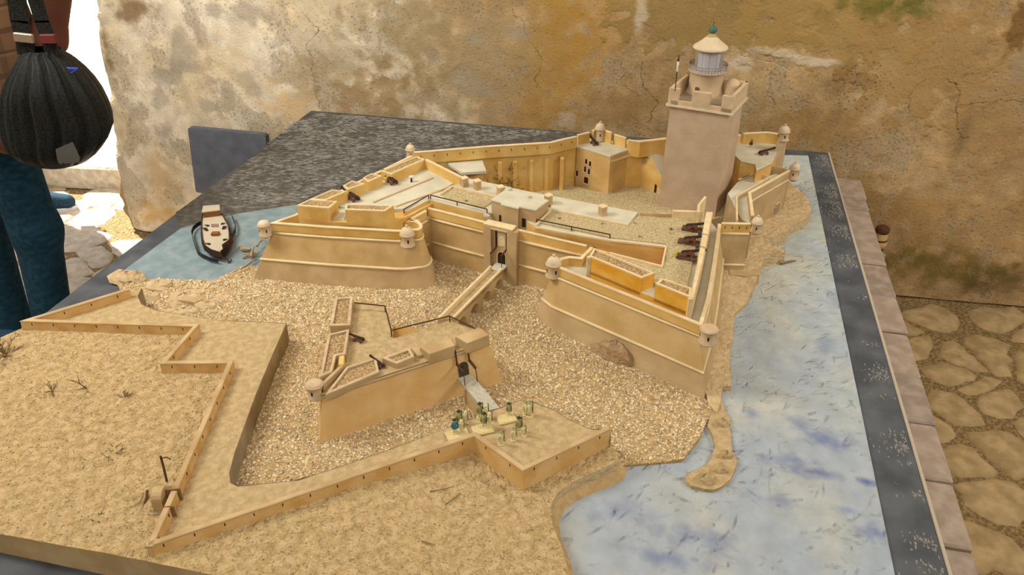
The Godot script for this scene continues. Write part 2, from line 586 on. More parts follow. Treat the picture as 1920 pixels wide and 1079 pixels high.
func paint_wall() -> StandardMaterial3D:
	wall_img = Image.create(WX, WY, false, Image.FORMAT_RGB8)
	relief = Image.create(WX, WY, false, Image.FORMAT_RF)
	var n1 := noise(0.006, FastNoiseLite.TYPE_SIMPLEX_SMOOTH, 6, 5)
	var n2 := noise(0.03, FastNoiseLite.TYPE_SIMPLEX_SMOOTH, 5, 6)
	var n4 := noise(0.16, FastNoiseLite.TYPE_SIMPLEX, 2, 8)
	var n3 := noise(0.011, FastNoiseLite.TYPE_SIMPLEX_SMOOTH, 6, 7)
	var la := c8(226, 214, 192)
	var lb := c8(206, 188, 156)
	var ra := c8(180, 152, 110)
	var rb := c8(158, 130, 90)
	for j in WY:
		for i in WX:
			var u := float(i) / WX
			var a := n1.get_noise_2d(i, j) * 0.5 + 0.5
			var f := n2.get_noise_2d(i, j)
			var g := n3.get_noise_2d(i, j * 0.7)
			var t := smoothstep(0.27, 0.45, u + n1.get_noise_2d(i + 900, j) * 0.12)
			var c := lb.lerp(la, smoothstep(0.3, 0.7, a)).lerp(rb.lerp(ra, smoothstep(0.3, 0.7, a)), t)
			c = c * (1.0 + f * 0.14)
			if g > 0.16:      # skim coat that has come away
				c = c.lerp(c8(160, 146, 122), minf(1.0, (g - 0.16) * 12.0) * 0.42)
			elif g < -0.22:
				c = c.lerp(c8(214, 200, 172), minf(1.0, (-0.22 - g) * 10.0) * 0.4 * (1.0 - t * 0.6))
			var e := n4.get_noise_2d(i, j)
			if e > 0.44 + (0.5 - g) * 0.5 + t * 0.08:
				c = c.darkened(minf(0.24, (e - 0.38) * 0.7))
			elif e < -0.5:
				c = c.lightened(minf(0.15, (-0.5 - e) * 0.6))
			wall_img.set_pixel(i, j, c)
			var h := 0.5 + f * 0.12 + n1.get_noise_2d(i, j) * 0.2 - (0.06 if g > 0.24 else 0.0)
			h -= maxf(0.0, e - 0.4) * 0.25
			relief.set_pixel(i, j, Color(h, h, h))
	var w := noise(0.03, FastNoiseLite.TYPE_SIMPLEX_SMOOTH, 5, 9)
	# rust and ochre runs in the middle of the wall
	blot(1050, 70, 80, 190, c8(172, 130, 58), 0.7, 0.1, 0.0, w)
	blot(1000, 190, 60, 120, c8(168, 122, 52), 0.5, 0.1, 0.0, w)
	blot(880, 110, 190, 150, c8(164, 142, 104), 0.75, 0.1, 0.0, w)
	blot(760, 190, 160, 70, c8(158, 138, 106), 0.6, 0.2, 0.0, w)
	blot(1130, 40, 70, 120, c8(178, 134, 66), 0.5, 0.2, 0.0, w)
	blot(760, 60, 110, 120, c8(154, 134, 98), 0.6, 0.3, -0.06, w)
	blot(640, 120, 90, 90, c8(158, 140, 108), 0.5, 0.4, -0.08, w)
	blot(560, 140, 50, 60, c8(152, 132, 98), 0.5, 0.5, -0.08, w)
	blot(700, 190, 110, 70, c8(158, 128, 84), 0.5, 0.3, -0.05, w)
	# old render left standing above, with a lime edge
	blot(1350, 30, 190, 70, c8(152, 126, 76), 0.8, 0.75, 0.14, w)
	blot(1560, 40, 160, 80, c8(166, 136, 82), 0.8, 0.75, 0.14, w)
	blot(1730, 110, 130, 120, c8(164, 132, 84), 0.7, 0.6, 0.12, w)
	blot(1860, 200, 90, 130, c8(166, 136, 92), 0.5, 0.5, 0.15, w)
	blot(1640, 10, 90, 30, c8(112, 104, 50), 0.75, 0.1, 0.0, w)
	blot(1710, 12, 60, 26, c8(96, 98, 48), 0.6, 0.1, 0.0, w)
	blot(1918, 45, 20, 75, c8(116, 86, 50), 0.8, 0.5, -0.2, w)
	blot(1905, 130, 26, 40, c8(156, 140, 118), 0.6, 0.3, 0.1, w)
	for q in [[1470, 100, 26, 9], [1510, 112, 40, 8], [1420, 95, 18, 6], [1380, 118, 26, 16], [1200, 30, 10, 40], [1345, 128, 16, 10], [1545, 118, 20, 7], [565, 72, 24, 26], [600, 80, 16, 20], [640, 84, 20, 8], [680, 86, 30, 7], [700, 70, 10, 24], [320, 70, 16, 12], [330, 108, 22, 10], [770, 205, 20, 9], [260, 235, 20, 9], [236, 330, 26, 20]]:
		blot(q[0], q[1], q[2] * 1.25, q[3] * 1.4, c8(206, 190, 166), 0.8, 0.3, 0.05, w)
	for q in [[345, 95, 26, 34], [376, 66, 14, 22], [350, 128, 40, 14], [320, 150, 34, 24], [395, 150, 18, 12], [425, 175, 22, 14], [460, 145, 26, 20], [480, 170, 18, 12], [390, 200, 22, 14], [310, 250, 20, 26], [430, 195, 14, 16], [300, 180, 20, 20], [868, 150, 20, 24], [900, 160, 30, 20], [815, 110, 16, 14], [970, 60, 18, 14], [890, 70, 20, 9], [400, 20, 22, 14], [470, 25, 40, 20]]:
		blot(q[0], q[1], q[2] * 1.25, q[3] * 1.25, c8(158, 148, 132), 0.55, 0.35, -0.05, w)
	blot(250, 20, 60, 34, c8(120, 92, 58), 0.7, 0.1, 0.0, w)
	blot(195, 90, 14, 80, c8(120, 98, 66), 0.6, 0.1, -0.1, w)
	blot(300, 330, 50, 70, c8(196, 160, 112), 0.5, 0.1, 0.0, w)
	blot(290, 400, 70, 40, c8(196, 150, 80), 0.55, 0.1, 0.0, w)
	blot(420, 120, 90, 90, c8(214, 186, 142), 0.4, 0.1, 0.02, w)
	blot(540, 195, 60, 40, c8(214, 182, 134), 0.6, 0.5, 0.06, w)
	# pitted patch, damp and moss on the right
	blot(1600, 150, 50, 36, c8(120, 92, 56), 0.35, 0.2, -0.04, w)
	for k in 130:
		blot(1608 + rng.randfn() * 26, 155 + rng.randfn() * 24, rng.randf_range(1.0, 2.4), rng.randf_range(1.0, 2.2), c8(96, 74, 48), 0.75, 0.2, -0.12)
	blot(1760, 500, 170, 55, c8(106, 92, 40), 0.62, 0.05, 0.0, w)
	blot(1700, 480, 60, 30, c8(112, 100, 44), 0.4, 0.05, 0.0, w)
	blot(1880, 530, 90, 40, c8(96, 84, 50), 0.6, 0.05, 0.0, w)
	blot(1730, 400, 120, 70, c8(156, 122, 70), 0.5, 0.1, 0.0, w)
	blot(1870, 420, 70, 70, c8(176, 140, 92), 0.5, 0.4, 0.1, w)
	blot(1850, 300, 90, 80, c8(170, 138, 96), 0.4, 0.2, 0.0, w)
	blot(1620, 360, 40, 70, c8(128, 104, 50), 0.45, 0.05, 0.0, w)
	blot(1500, 240, 130, 60, c8(150, 112, 60), 0.4, 0.1, 0.0, w)
	blot(1800, 270, 12, 70, c8(120, 104, 76), 0.5, 0.1, -0.05, w)
	blot(1180, 210, 90, 40, c8(140, 108, 66), 0.4, 0.1, 0.0, w)
	# pale repair patch low on the wall
	for q in [[1056, 218, 12, 10], [1068, 218, 11, 9], [1054, 232, 11, 12], [1067, 233, 11, 11]]:
		blot(q[0], q[1], q[2], q[3], c8(178, 158, 134), 0.7, 0.5, 0.03, w)
	var dk := c8(92, 66, 36)
	crack([1200, 120, 1215, 160, 1235, 195, 1222, 235], 2.0, dk, 1)
	crack([1165, 112, 1180, 150, 1192, 190], 1.0, dk, 2)
	crack([1455, 135, 1458, 190], 1.0, dk, 3)
	crack([1800, 140, 1800, 200, 1812, 265], 2.0, dk, 4)
	crack([1800, 205, 1860, 195, 1920, 190], 1.0, dk, 5)
	crack([1720, 150, 1705, 190, 1712, 215], 1.0, dk, 6)
	crack([960, 20, 985, 60, 1010, 110, 1000, 170], 1.0, dk, 7)
	crack([560, 20, 590, 60, 575, 130, 600, 200], 1.0, dk, 8)
	crack([1340, 96, 1420, 110, 1500, 128], 1.0, c8(220, 204, 176), 9)
	crack([380, 100, 400, 130], 1.0, c8(225, 205, 170), 10)
	crack([680, 120, 720, 190], 1.0, c8(190, 165, 120), 11)
	var m := StandardMaterial3D.new()
	m.albedo_texture = ImageTexture.create_from_image(wall_img)
	m.roughness = 0.95
	m.metallic_specular = 0.2
	m.heightmap_enabled = true
	m.heightmap_texture = ImageTexture.create_from_image(relief)
	m.heightmap_scale = 1.2
	return m

var jamb := []

func jamb_at(y: float) -> float:
	for i in range(jamb.size() - 1):
		var a: Vector2 = jamb[i]
		var b: Vector2 = jamb[i + 1]
		if y <= a.y and y >= b.y:
			return lerpf(b.x, a.x, (y - b.y) / maxf(0.001, a.y - b.y))
	return jamb[0].x if y > jamb[0].y else jamb[-1].x

func build_room() -> void:
	for q in [[168, -20], [176, 50], [178, 90], [186, 120], [196, 190], [206, 260], [208, 300], [214, 330], [218, 362], [222, 400], [240, 432]]:
		jamb.append(on_wall(q[0], q[1]))
	# back wall: uneven plaster, its left end is the worn door jamb
	var n := noise(2.2, FastNoiseLite.TYPE_SIMPLEX_SMOOTH, 4, 40)
	var nj := noise(14.0, FastNoiseLite.TYPE_SIMPLEX_SMOOTH, 4, 41)
	var st := new_st(true)
	var nx := 150
	var ny := 60
	var g := []
	for j in ny + 1:
		var row := []
		var y := WALL_HIGH * j / ny
		for i in nx + 1:
			var s0 := jamb_at(y) + nj.get_noise_1d(y) * 0.02
			var s := lerpf(s0, WALL_LONG, pow(float(i) / nx, 1.15))
			var out := n.get_noise_2d(s, y) * 0.010
			out -= 0.035 * pow(1.0 - clampf((s - s0) / 0.10, 0.0, 1.0), 2.0)
			row.append([wallp(s, y, out), Vector2(s / WALL_LONG, 1.0 - y / WALL_HIGH)])
		g.append(row)
	for j in ny:
		for i in nx:
			for q in [[j, i], [j + 1, i], [j + 1, i + 1], [j, i], [j + 1, i + 1], [j, i + 1]]:
				st.set_uv(g[q[0]][q[1]][1])
				st.add_vertex(g[q[0]][q[1]][0])
	var wall := structure("wall_back", st, paint_wall())
	# reveal of the doorway, the wall above the frame, its back
	st = new_st(true)
	for j in ny:
		var a: Vector3 = g[j][0][0]
		var b: Vector3 = g[j + 1][0][0]
		var k := 6
		for q in k:
			var f := func(p: Vector3, t: float) -> Vector3: return p + Vector3(-WN.x, 0, -WN.y) * (t * 0.5) + Vector3(WD.x, 0, WD.y) * nj.get_noise_2d(p.y, t * 0.5) * 0.03 * minf(1.0, t * 5.0)
			quad(st, f.call(a, float(q) / k), f.call(a, float(q + 1) / k), f.call(b, float(q + 1) / k), f.call(b, float(q) / k))
	part(wall, "door_reveal", st, M.room)
	st = new_st()
	box(st, Transform3D(Basis(Vector3(WD.x, 0, WD.y), Vector3.UP, Vector3(WN.x, 0, WN.y)), wallp(0.11 + (5.0 - 0.11) * 0.5, 2.175, -0.25)), Vector3(4.89, 1.85, 0.5), 0.002)
	box(st, Transform3D(Basis(Vector3(WD.x, 0, WD.y), Vector3.UP, Vector3(WN.x, 0, WN.y)), wallp(2.6, 0.6, -0.30)), Vector3(4.8, 1.3, 0.4), 0.002)
	box(st, Transform3D(Basis(Vector3(WD.x, 0, WD.y), Vector3.UP, Vector3(WN.x, 0, WN.y)), wallp(4.45, 0.6, -0.1)), Vector3(1.2, 1.3, 0.2), 0.002)
	# lintel and the wall on the far side of the door
	box(st, Transform3D(Basis(Vector3(WD.x, 0, WD.y), Vector3.UP, Vector3(WN.x, 0, WN.y)), wallp(-0.55, 2.65, -0.25)), Vector3(1.4, 0.9, 0.5), 0.002)
	box(st, Transform3D(Basis(Vector3(WD.x, 0, WD.y), Vector3.UP, Vector3(WN.x, 0, WN.y)), wallp(-2.0, 1.5, -0.25)), Vector3(1.6, 3.2, 0.5), 0.002)
	part(wall, "upper_wall", st, M.room)
	# other walls and the ceiling
	st = new_st()
	box(st, at(Vector3(-3.35, 1.5, 0)), Vector3(0.3, 3.2, 7.5), 0.01)
	structure("wall_left", st, M.whitewash)
	st = new_st()
	box(st, at(Vector3(3.15, 1.5, 0)), Vector3(0.3, 3.2, 7.5), 0.01)
	structure("wall_right", st, M.whitewash)
	st = new_st()
	box(st, at(Vector3(0, 1.5, 3.0)), Vector3(7.0, 3.2, 0.3), 0.01)
	structure("wall_front", st, M.whitewash)
	st = new_st()
	var back := PackedVector2Array([v2(wallp(-2.6, 0, -0.5)), v2(wallp(5.2, 0, -0.5)), Vector2(3.3, 3.1), Vector2(-3.5, 3.1)])
	prism(st, back, 3.0 - TABLE, 3.2 - TABLE, 0.0)
	structure("ceiling", st, M.whitewash)
	# floor: a slab of earth and mortar, cobbles set in it
	st = new_st()
	var nf := noise(3.0, FastNoiseLite.TYPE_SIMPLEX_SMOOTH, 4, 44)
	terrain(st, PackedVector2Array([v2(wallp(-2.6, 0, -0.62)), v2(wallp(5.0, 0, -0.62)), Vector2(3.2, 3.1), Vector2(-3.4, 3.1)]), 0.12, func(p: Vector2) -> float: return -TABLE - 0.006 + nf.get_noise_2dv(p) * 0.006, -TABLE - 0.2)
	var fl := structure("floor", st, M.mortar)
	cobbles(fl, Rect2(0.95, -2.9, 1.6, 2.75), 0.16, 5)
	cobbles(fl, Rect2(-2.6, -3.62, 1.75, 2.1), 0.17, 9, M.doorstone)
	# doorstep and the bright ground outside
	st = new_st()
	var a := F(60, 349)
	var b := F(250, 359)
	var dir := (b - a).normalized()
	var line := PackedVector2Array([v2(a - dir * 0.9), v2(b + dir * 0.25)])
	strip(st, line, -TABLE, -TABLE + 0.115, 0.34, false, 0.012)
	structure("trim_1", st, M.doorstone).set_meta("label", "worn stone doorstep in the bright doorway")
	st = new_st()
	terrain(st, PackedVector2Array([v2(a) + Vector2(-9, -12), v2(b) + Vector2(10, -12), v2(b + dir * 1.2) + Vector2(0, -0.36), v2(a - dir * 1.6) + Vector2(0, -0.36)]), 0.5, func(p: Vector2) -> float: return -TABLE + 0.10 + nf.get_noise_2dv(p) * 0.015, -TABLE - 0.1)
	structure("ground", st, mat(c8(214, 200, 176), c8(232, 222, 200), 1.5, bump_rough, 0.5, 0.95, 0.012, 45))
	# dark board fixed to the wall behind the table
	var o := thing("wall_board", "dark grey painted board on the wall behind the table's left edge", "board", wallp(on_wall(430, 300).x, 0.3))
	st = new_st()
	var c := [on_wall(358, 235), on_wall(503, 249), on_wall(512, 372), on_wall(373, 356)]
	var edge := []
	for i in 4:      # rounded corners
		var p: Vector2 = c[i]
		var pa: Vector2 = c[(i + 3) % 4]
		var pb: Vector2 = c[(i + 1) % 4]
		var r := 0.012
		var q0 := p + (pa - p).normalized() * r
		var q1 := p + (pb - p).normalized() * r
		for k in 5:
			var t := k / 4.0
			edge.append(q0.lerp(p, t).lerp(p.lerp(q1, t), t))
	for i in edge.size():
		var p: Vector2 = edge[i]
		var q: Vector2 = edge[(i + 1) % edge.size()]
		quad(st, wallp(p.x, p.y, 0.0), wallp(q.x, q.y, 0.0), wallp(q.x, q.y, 0.026), wallp(p.x, p.y, 0.026))
		tri(st, wallp((c[0] + c[2]).x * 0.5, (c[0] + c[2]).y * 0.5, 0.026), wallp(p.x, p.y, 0.026), wallp(q.x, q.y, 0.026))
		tri(st, wallp((c[0] + c[2]).x * 0.5, (c[0] + c[2]).y * 0.5, 0.0), wallp(q.x, q.y, 0.0), wallp(p.x, p.y, 0.0))
	part(o, "panel", st, M.wall_panel)

# irregular stones over a rectangle of the floor (x, z)
func cobbles(parent: Node3D, r: Rect2, step: float, sd: int, m0: Material = null) -> void:
	var rg := RandomNumberGenerator.new()
	rg.seed = sd
	var nx := int(r.size.x / step)
	var ny := int(r.size.y / step)
	var sites := {}
	for i in range(-1, nx + 1):
		for j in range(-1, ny + 1):
			sites[Vector2i(i, j)] = r.position + Vector2(i + 0.5 + (0.25 if j % 2 else -0.25) + rg.randf_range(-0.48, 0.48), j + 0.5 + rg.randf_range(-0.48, 0.48)) * step
	var n := noise(9.0, FastNoiseLite.TYPE_SIMPLEX_SMOOTH, 3, sd)
	for i in nx:
		for j in ny:
			var s: Vector2 = sites[Vector2i(i, j)]
			if (s - W0).dot(WN) < 0.04 and (s - W0).dot(WD) > -0.1:
				continue
			if (s - W0).dot(WN) < -0.44:
				continue
			var poly := PackedVector2Array([s + Vector2(-1, -1) * step * 1.2, s + Vector2(1, -1) * step * 1.2, s + Vector2(1, 1) * step * 1.2, s + Vector2(-1, 1) * step * 1.2])
			for di in range(-2, 3):
				for dj in range(-2, 3):
					var k := Vector2i(i + di, j + dj)
					if (di == 0 and dj == 0) or not sites.has(k):
						continue
					var o: Vector2 = sites[k]
					var mid := (s + o) * 0.5
					var dn := (o - s).normalized()
					var far := PackedVector2Array()
					for q in poly.size():
						var a := poly[q]
						var b := poly[(q + 1) % poly.size()]
						var da := (a - mid).dot(dn)
						var db := (b - mid).dot(dn)
						if da <= 0.0:
							far.append(a)
						if da * db < 0.0:
							far.append(a.lerp(b, da / (da - db)))
					poly = far
			var wide := 1.06 if m0 else 0.94
			var ring := PackedVector2Array()
			var m := 14
			for q in m:      # round the cell off
				var dirv := Vector2.from_angle(TAU * q / m)
				var best := 9.0
				for e in poly.size():
					var hit = Geometry2D.segment_intersects_segment(s, s + dirv * step * 3.0, poly[e], poly[(e + 1) % poly.size()])
					if hit != null:
						best = minf(best, s.distance_to(hit))
				best = minf(best, step * 0.85)
				ring.append(s + dirv * best * (wide + n.get_noise_2dv(s + dirv * 0.3) * 0.30))
			var st := new_st(true)
			var up := rg.randf_range(0.001, 0.010)
			var y0 := -TABLE - 0.02
			var levels := [[1.0, -0.01], [0.95, 0.35], [0.78, 0.85], [0.4, 1.0]]
			for q in m:
				var q2 := (q + 1) % m
				for l in 3:
					var f := func(v: Vector2, lv: Array) -> Vector3:
						var p: Vector2 = s.lerp(v, lv[0])
						return v3(p, -TABLE - 0.012 + (up + 0.012) * lv[1] + n.get_noise_2dv(p) * 0.003)
					quad(st, f.call(ring[q], levels[l]), f.call(ring[q2], levels[l]), f.call(ring[q2], levels[l + 1]), f.call(ring[q], levels[l + 1]))
				var fa := v3(s.lerp(ring[q], 0.4), -TABLE + up + n.get_noise_2dv(s.lerp(ring[q], 0.4)) * 0.003)
				var fb := v3(s.lerp(ring[q2], 0.4), -TABLE + up + n.get_noise_2dv(s.lerp(ring[q2], 0.4)) * 0.003)
				tri(st, fa, fb, v3(s, -TABLE + up))
			part(parent, "stone", st, m0 if m0 else M.cobble)

# ---------------------------------------------------------------- table
const TE := Vector3(0.9748, 0, 0.2232)
const TV := Vector3(-0.2232, 0, 0.9748)
const TO := Vector3(-0.75, 0.0, -2.858)
const TW := 1.836
const TD := 2.075

func T(u: float, v: float, h := 0.0) -> Vector3:
	return TO + TE * u + TV * v + Vector3(0, TABLE + h, 0)

func tbasis() -> Basis:
	return Basis(TE, Vector3.UP, TV)

func build_table() -> void:
	var o := thing("display_table", "large dark grey wooden table that carries the fortress model", "table", T(TW / 2, TD / 2, -TABLE))
	var st := new_st()
	box(st, Transform3D(tbasis(), T(TW / 2, TD / 2, -0.014)), Vector3(TW, 0.028, TD), 0.002)
	part(o, "tabletop", st, M.board)
	st = new_st()
	for q in [[TW / 2, 0.05, TW - 0.1, 0.03], [TW / 2, TD - 0.05, TW - 0.1, 0.03]]:
		box(st, Transform3D(tbasis(), T(q[0], q[1], -0.08)), Vector3(q[2], 0.10, q[3]))
	for q in [0.05, TW - 0.05]:
		box(st, Transform3D(tbasis(), T(q, TD / 2, -0.08)), Vector3(0.03, 0.10, TD - 0.13))
	part(o, "apron", st, M.board)
	for u in [0.08, TW - 0.08]:
		for v in [0.08, TD - 0.08]:
			st = new_st()
			box(st, Transform3D(tbasis(), T(u, v, -0.314)), Vector3(0.07, 0.572, 0.07))
			part(o, "leg", st, M.board)
	# worn pale paint along the right edge
	var wear := mat(c8(100, 100, 98), c8(178, 174, 162), 0.05, bump_rough, 0.2, 0.9, 0.03, 46)
	st = new_st()
	var nw := noise(30.0, FastNoiseLite.TYPE_SIMPLEX, 3, 47)
	for k in 2600:
		var v := rng.randf_range(0.02, 1.75)
		var dens := nw.get_noise_1d(v * 0.25) + (0.25 if v < 0.8 else 0.0)
		if dens < rng.randf_range(-0.1, 0.35):
			continue
		var u := TW - 0.006 - absf(rng.randfn()) * 0.024
		if u < 1.76:
			continue
		var l := rng.randf_range(0.0015, 0.006)
		var wd := rng.randf_range(0.0008, 0.0026)
		var c := T(u, v, 0.0)
		var pts := []
		for q in 6:
			pts.append(c + TE * cos(TAU * q / 6) * wd * rng.randf_range(0.5, 1.2) + TV * sin(TAU * q / 6) * l * rng.randf_range(0.5, 1.1))
		for q in 6:
			tri(st, pts[q], pts[(q + 1) % 6], c + Vector3(0, 0.0007, 0))
	part(o, "paint_flakes", st, wear).set_meta("kind", "stuff")
	st = new_st()
	box(st, Transform3D(tbasis(), T(TW + 0.003, TD / 2, -0.01)), Vector3(0.006, 0.022, TD), 0.001)
	part(o, "edge_strip", st, flat(c8(176, 164, 146), 0.8))
	# plank ledge along the right side of the table
	var b := thing("plank_ledge", "low ledge of greyish pink planks along the table's right side", "ledge", T(1.93, 1.0, -TABLE))
	var hb := -0.12
	var marks := [[1618, 336], [1623, 370], [1630, 394], [1645, 445], [1663, 498], [1681, 556], [1703, 625.5], [1728, 707.5], [1755, 798], [1788, 907], [1824, 1034], [1870, 1190], [1930, 1400]]
	for i in marks.size() - 1:
		var p := P(marks[i][0], marks[i][1], hb) - TO
		var q := P(marks[i + 1][0], marks[i + 1][1], hb) - TO
		var va := p.dot(TV)
		var vb := q.dot(TV)
		var ur := (p.dot(TE) + q.dot(TE)) * 0.5
		st = new_st()
		box(st, Transform3D(tbasis() * Basis(Vector3.UP, rng.randf_range(-0.01, 0.01)), T((ur + TW + 0.008) * 0.5, (va + vb) * 0.5, hb - 0.011 + rng.randf_range(-0.003, 0.002))), Vector3(ur - TW - 0.008, 0.022, vb - va - 0.006), 0.004)
		part(b, "plank", st, M.bench_a if i % 3 == 1 else M.bench)
	st = new_st()
	box(st, Transform3D(tbasis(), T(1.90, 1.02, -0.366)), Vector3(0.09, 0.468, 2.0))
	part(b, "support", st, M.room)

# ---------------------------------------------------------------- sea, moat, land
var land_line: PackedVector2Array
var cov_poly: PackedVector2Array
var moat_poly: PackedVector2Array
var land_poly: PackedVector2Array
var nz: FastNoiseLite

func dist_line(p: Vector2, line: PackedVector2Array) -> float:
	var d := 99.0
	for i in line.size() - 1:
		d = minf(d, p.distance_to(Geometry2D.get_closest_point_to_segment(p, line[i], line[i + 1])))
	return d

func land_h(p: Vector2) -> float:
	var h := 0.0
	var d := dist_line(p, land_line)
	h = 0.054 - 0.016 * smoothstep(0.02, 0.45, d)
	var b2 := land_line[7]
	h -= 0.020 * smoothstep(0.30, 0.02, p.distance_to(b2))
	h -= 0.010 * smoothstep(-0.02, 0.35, p.x)
	return h + nz.get_noise_2dv(p) * 0.0025

func moat_h(p: Vector2) -> float:
	return GR + nz.get_noise_2dv(p * 0.6) * 0.004

func skirt(st: SurfaceTool, pts: PackedVector2Array, h0: float, hf: Callable, out := 0.0) -> void:
	for i in pts.size() - 1:
		var m := maxi(1, int(pts[i].distance_to(pts[i + 1]) / 0.02))
		var nrm := (pts[i + 1] - pts[i]).normalized().orthogonal()
		for k in m:
			var p := pts[i].lerp(pts[i + 1], float(k) / m)
			var q := pts[i].lerp(pts[i + 1], float(k + 1) / m)
			quad(st, v3(p, h0), v3(q, h0), v3(q, hf.call(q)), v3(p, hf.call(p)))

func sub(p: PackedVector2Array, a: int, b: int) -> PackedVector2Array:
	return p.slice(a, b + 1)

func build_land() -> void:
	nz = noise(14.0, FastNoiseLite.TYPE_SIMPLEX_SMOOTH, 4, 60)
	# dark rough water behind the fortress
	var o := thing("dark_sea", "rough dark grey painted sea with pale wave strokes behind the fortress", "sea", T(0.8, 0.5))
	var dark := PackedVector2Array([v2(T(0.03, 0.02)), v2(T(1.62, 0.02))])
	dark.append_array(L([1462, 284, 1452, 300, 1400, 330, 700, 400, 556, 386, 445, 403, 340, 430, 330, 400], 0.0))
	var st := new_st()
	terrain(st, dark, 0.025, func(p: Vector2) -> float: return 0.0025 + nz.get_noise_2dv(p * 2.0) * 0.002, 0.0002)
	var m := StandardMaterial3D.new()
	m = mat(c8(80, 78, 74), c8(108, 104, 96), 0.3, bump_rough, 0.3, 0.7, 0.02, 61)
	part(o, "painted_board", st, m)
	var rough := L([600, 214, 1060, 250, 770, 286, 690, 324, 556, 384, 480, 392, 420, 395, 400, 370, 470, 300, 545, 235], 0.0)
	var wave := new_st()
	for k in 6:
		var a := Vector3(lerpf(-0.5, 0.5, k / 6.0), 0, 0)
		var b := Vector3(lerpf(-0.5, 0.5, (k + 1) / 6.0), 0, 0)
		var wa := 0.5 * sin(PI * (k / 6.0))
		var wb := 0.5 * sin(PI * ((k + 1) / 6.0))
		quad(wave, a + Vector3(0, 0, -wa), b + Vector3(0, 0, -wb), b + Vector3(0, wb, 0), a + Vector3(0, wa, 0))
		quad(wave, a + Vector3(0, wa, 0), b + Vector3(0, wb, 0), b + Vector3(0, 0, wb), a + Vector3(0, 0, wa))
	var ts := []
	var cs := []
	var cl := noise(7.0, FastNoiseLite.TYPE_SIMPLEX_SMOOTH, 3, 62)
	var lo := rough[0]
	var hi := rough[0]
	for p in rough:
		lo = lo.min(p)
		hi = hi.max(p)
	while ts.size() < 4200:
		var p := Vector2(rng.randf_range(lo.x, hi.x), rng.randf_range(lo.y, hi.y))
		if not Geometry2D.is_point_in_polygon(p, rough) or cl.get_noise_2dv(p) < rng.randf_range(-0.5, 0.3):
			continue
		var b := Basis(Vector3.UP, rng.randf_range(-0.5, 0.5) + 0.05)
		var s := rng.randf_range(0.4, 1.0)
		ts.append(Transform3D(b * Basis.from_scale(Vector3(s * rng.randf_range(0.014, 0.042), rng.randf_range(0.0025, 0.005), s * rng.randf_range(0.0025, 0.006))), v3(p, 0.003)))
		var g := rng.randf_range(0.10, 0.32)
		cs.append(Color(g, g * 0.95, g * 0.82))
	var vm := flat(Color.WHITE, 0.7)
	vm.vertex_color_use_as_albedo = true
	multi(o, "wave_strokes", wave, vm, ts, cs)
	# pale blue water: right-hand sheet and the bay with the ship
	o = thing("pale_sea", "pale blue brushed plaster sea along the fortress's right side", "sea", T(1.5, 1.3))
	var sea := PackedVector2Array()
	for q in [[1515, 294], [1611, 760], [1676, 1079], [1700, 1200], [1000, 1200], [980, 1000], [960, 900], [1130, 800], [1270, 780], [1345, 640], [1395, 480], [1430, 330], [1468, 293]]:
		sea.append(v2(P(q[0], q[1], 0.0)))
	st = new_st()
	var ns := noise(30.0, FastNoiseLite.TYPE_SIMPLEX_SMOOTH, 3, 63)
	var sea_h := func(p: Vector2) -> float: return 0.004 + ns.get_noise_2dv(p) * 0.0008
	terrain(st, sea, 0.02, sea_h, 0.0002, true, func(p: Vector2) -> Vector2: return sea_uv(p))
	M.sea = sea_paint()
	part(o, "painted_plaster", st, M.sea)
	o = thing("bay_water", "pale turquoise painted water of the bay under the ship", "sea", P(380, 470, 0.0))
	st = new_st()
	var bay := L([340, 430, 445, 403, 556, 386, 620, 400, 560, 500, 500, 540, 300, 560, 225, 540, 236, 507], 0.0)
	terrain(st, bay, 0.02, func(p: Vector2) -> float: return 0.0035 + ns.get_noise_2dv(p) * 0.0006, 0.0002)
	part(o, "painted_plaster", st, mat(c8(118, 138, 144), c8(138, 154, 158), 0.35, bump_fine, 0.03, 0.6, 0.012, 65))

	# gravel moat
	o = thing("gravel_moat", "crushed pale gravel bed of the dry moat around the fortress", "gravel", P(1000, 650, 0.0))
	moat_poly = L([262, 580, 230, 560, 222, 535, 300, 522, 400, 527, 452, 500, 700, 490, 790, 468, 905, 470, 1000, 500, 1060, 560, 1200, 640, 1338, 764, 1325, 792, 1312, 822, 1280, 862, 1220, 868, 1160, 873, 1120, 840, 930, 775, 830, 820, 440, 935, 425, 905, 530, 640, 400, 610], GR)
	st = new_st()
	terrain(st, moat_poly, 0.02, moat_h, 0.0)
	part(o, "gravel_bed", st, M.moat)
	scatter(o, "gravel_chips", moat_poly, moat_h, 46000, 0.0012, 0.0036, [Color(0.30, 0.215, 0.12), Color(0.90, 0.76, 0.50)])

	# the land slab in front: covered way and glacis
	land_line = L([241, 541, 38, 603, 362, 613, 300, 683, 427, 682, 275, 1027, 889, 819, 980, 884, 1144, 806], 0.075)
	var inner := L([1144, 806, 1110, 806, 1070, 790, 1040, 770, 1000, 755, 975, 752, 938, 766, 864, 794, 737, 842, 560, 902, 445, 913, 432, 906, 430, 888, 440, 850, 480, 740, 510, 668, 537, 607, 400, 601, 290, 582, 265, 571, 258, 556, 266, 540], LV)
	cov_poly = land_line.duplicate()
	cov_poly.append_array(inner)
	land_poly = PackedVector2Array([land_line[0] + Vector2(-0.01, -0.02), land_line[1] + Vector2(-0.012, -0.004)])
	land_poly.append(v2(T(0.05, 1.56)))
	land_poly.append(v2(T(0.05, 1.99)))
	var n0 := land_poly.size()
	var shore := L([1085, 1180, 1072, 1120, 1064, 1075, 1052, 1030, 1036, 990, 1032, 955, 1045, 928, 1075, 908, 1110, 893, 1135, 883, 1158, 872, 1162, 860, 1143, 845], 0.03)
	land_poly.append(v2(T(1.05, 1.99)))
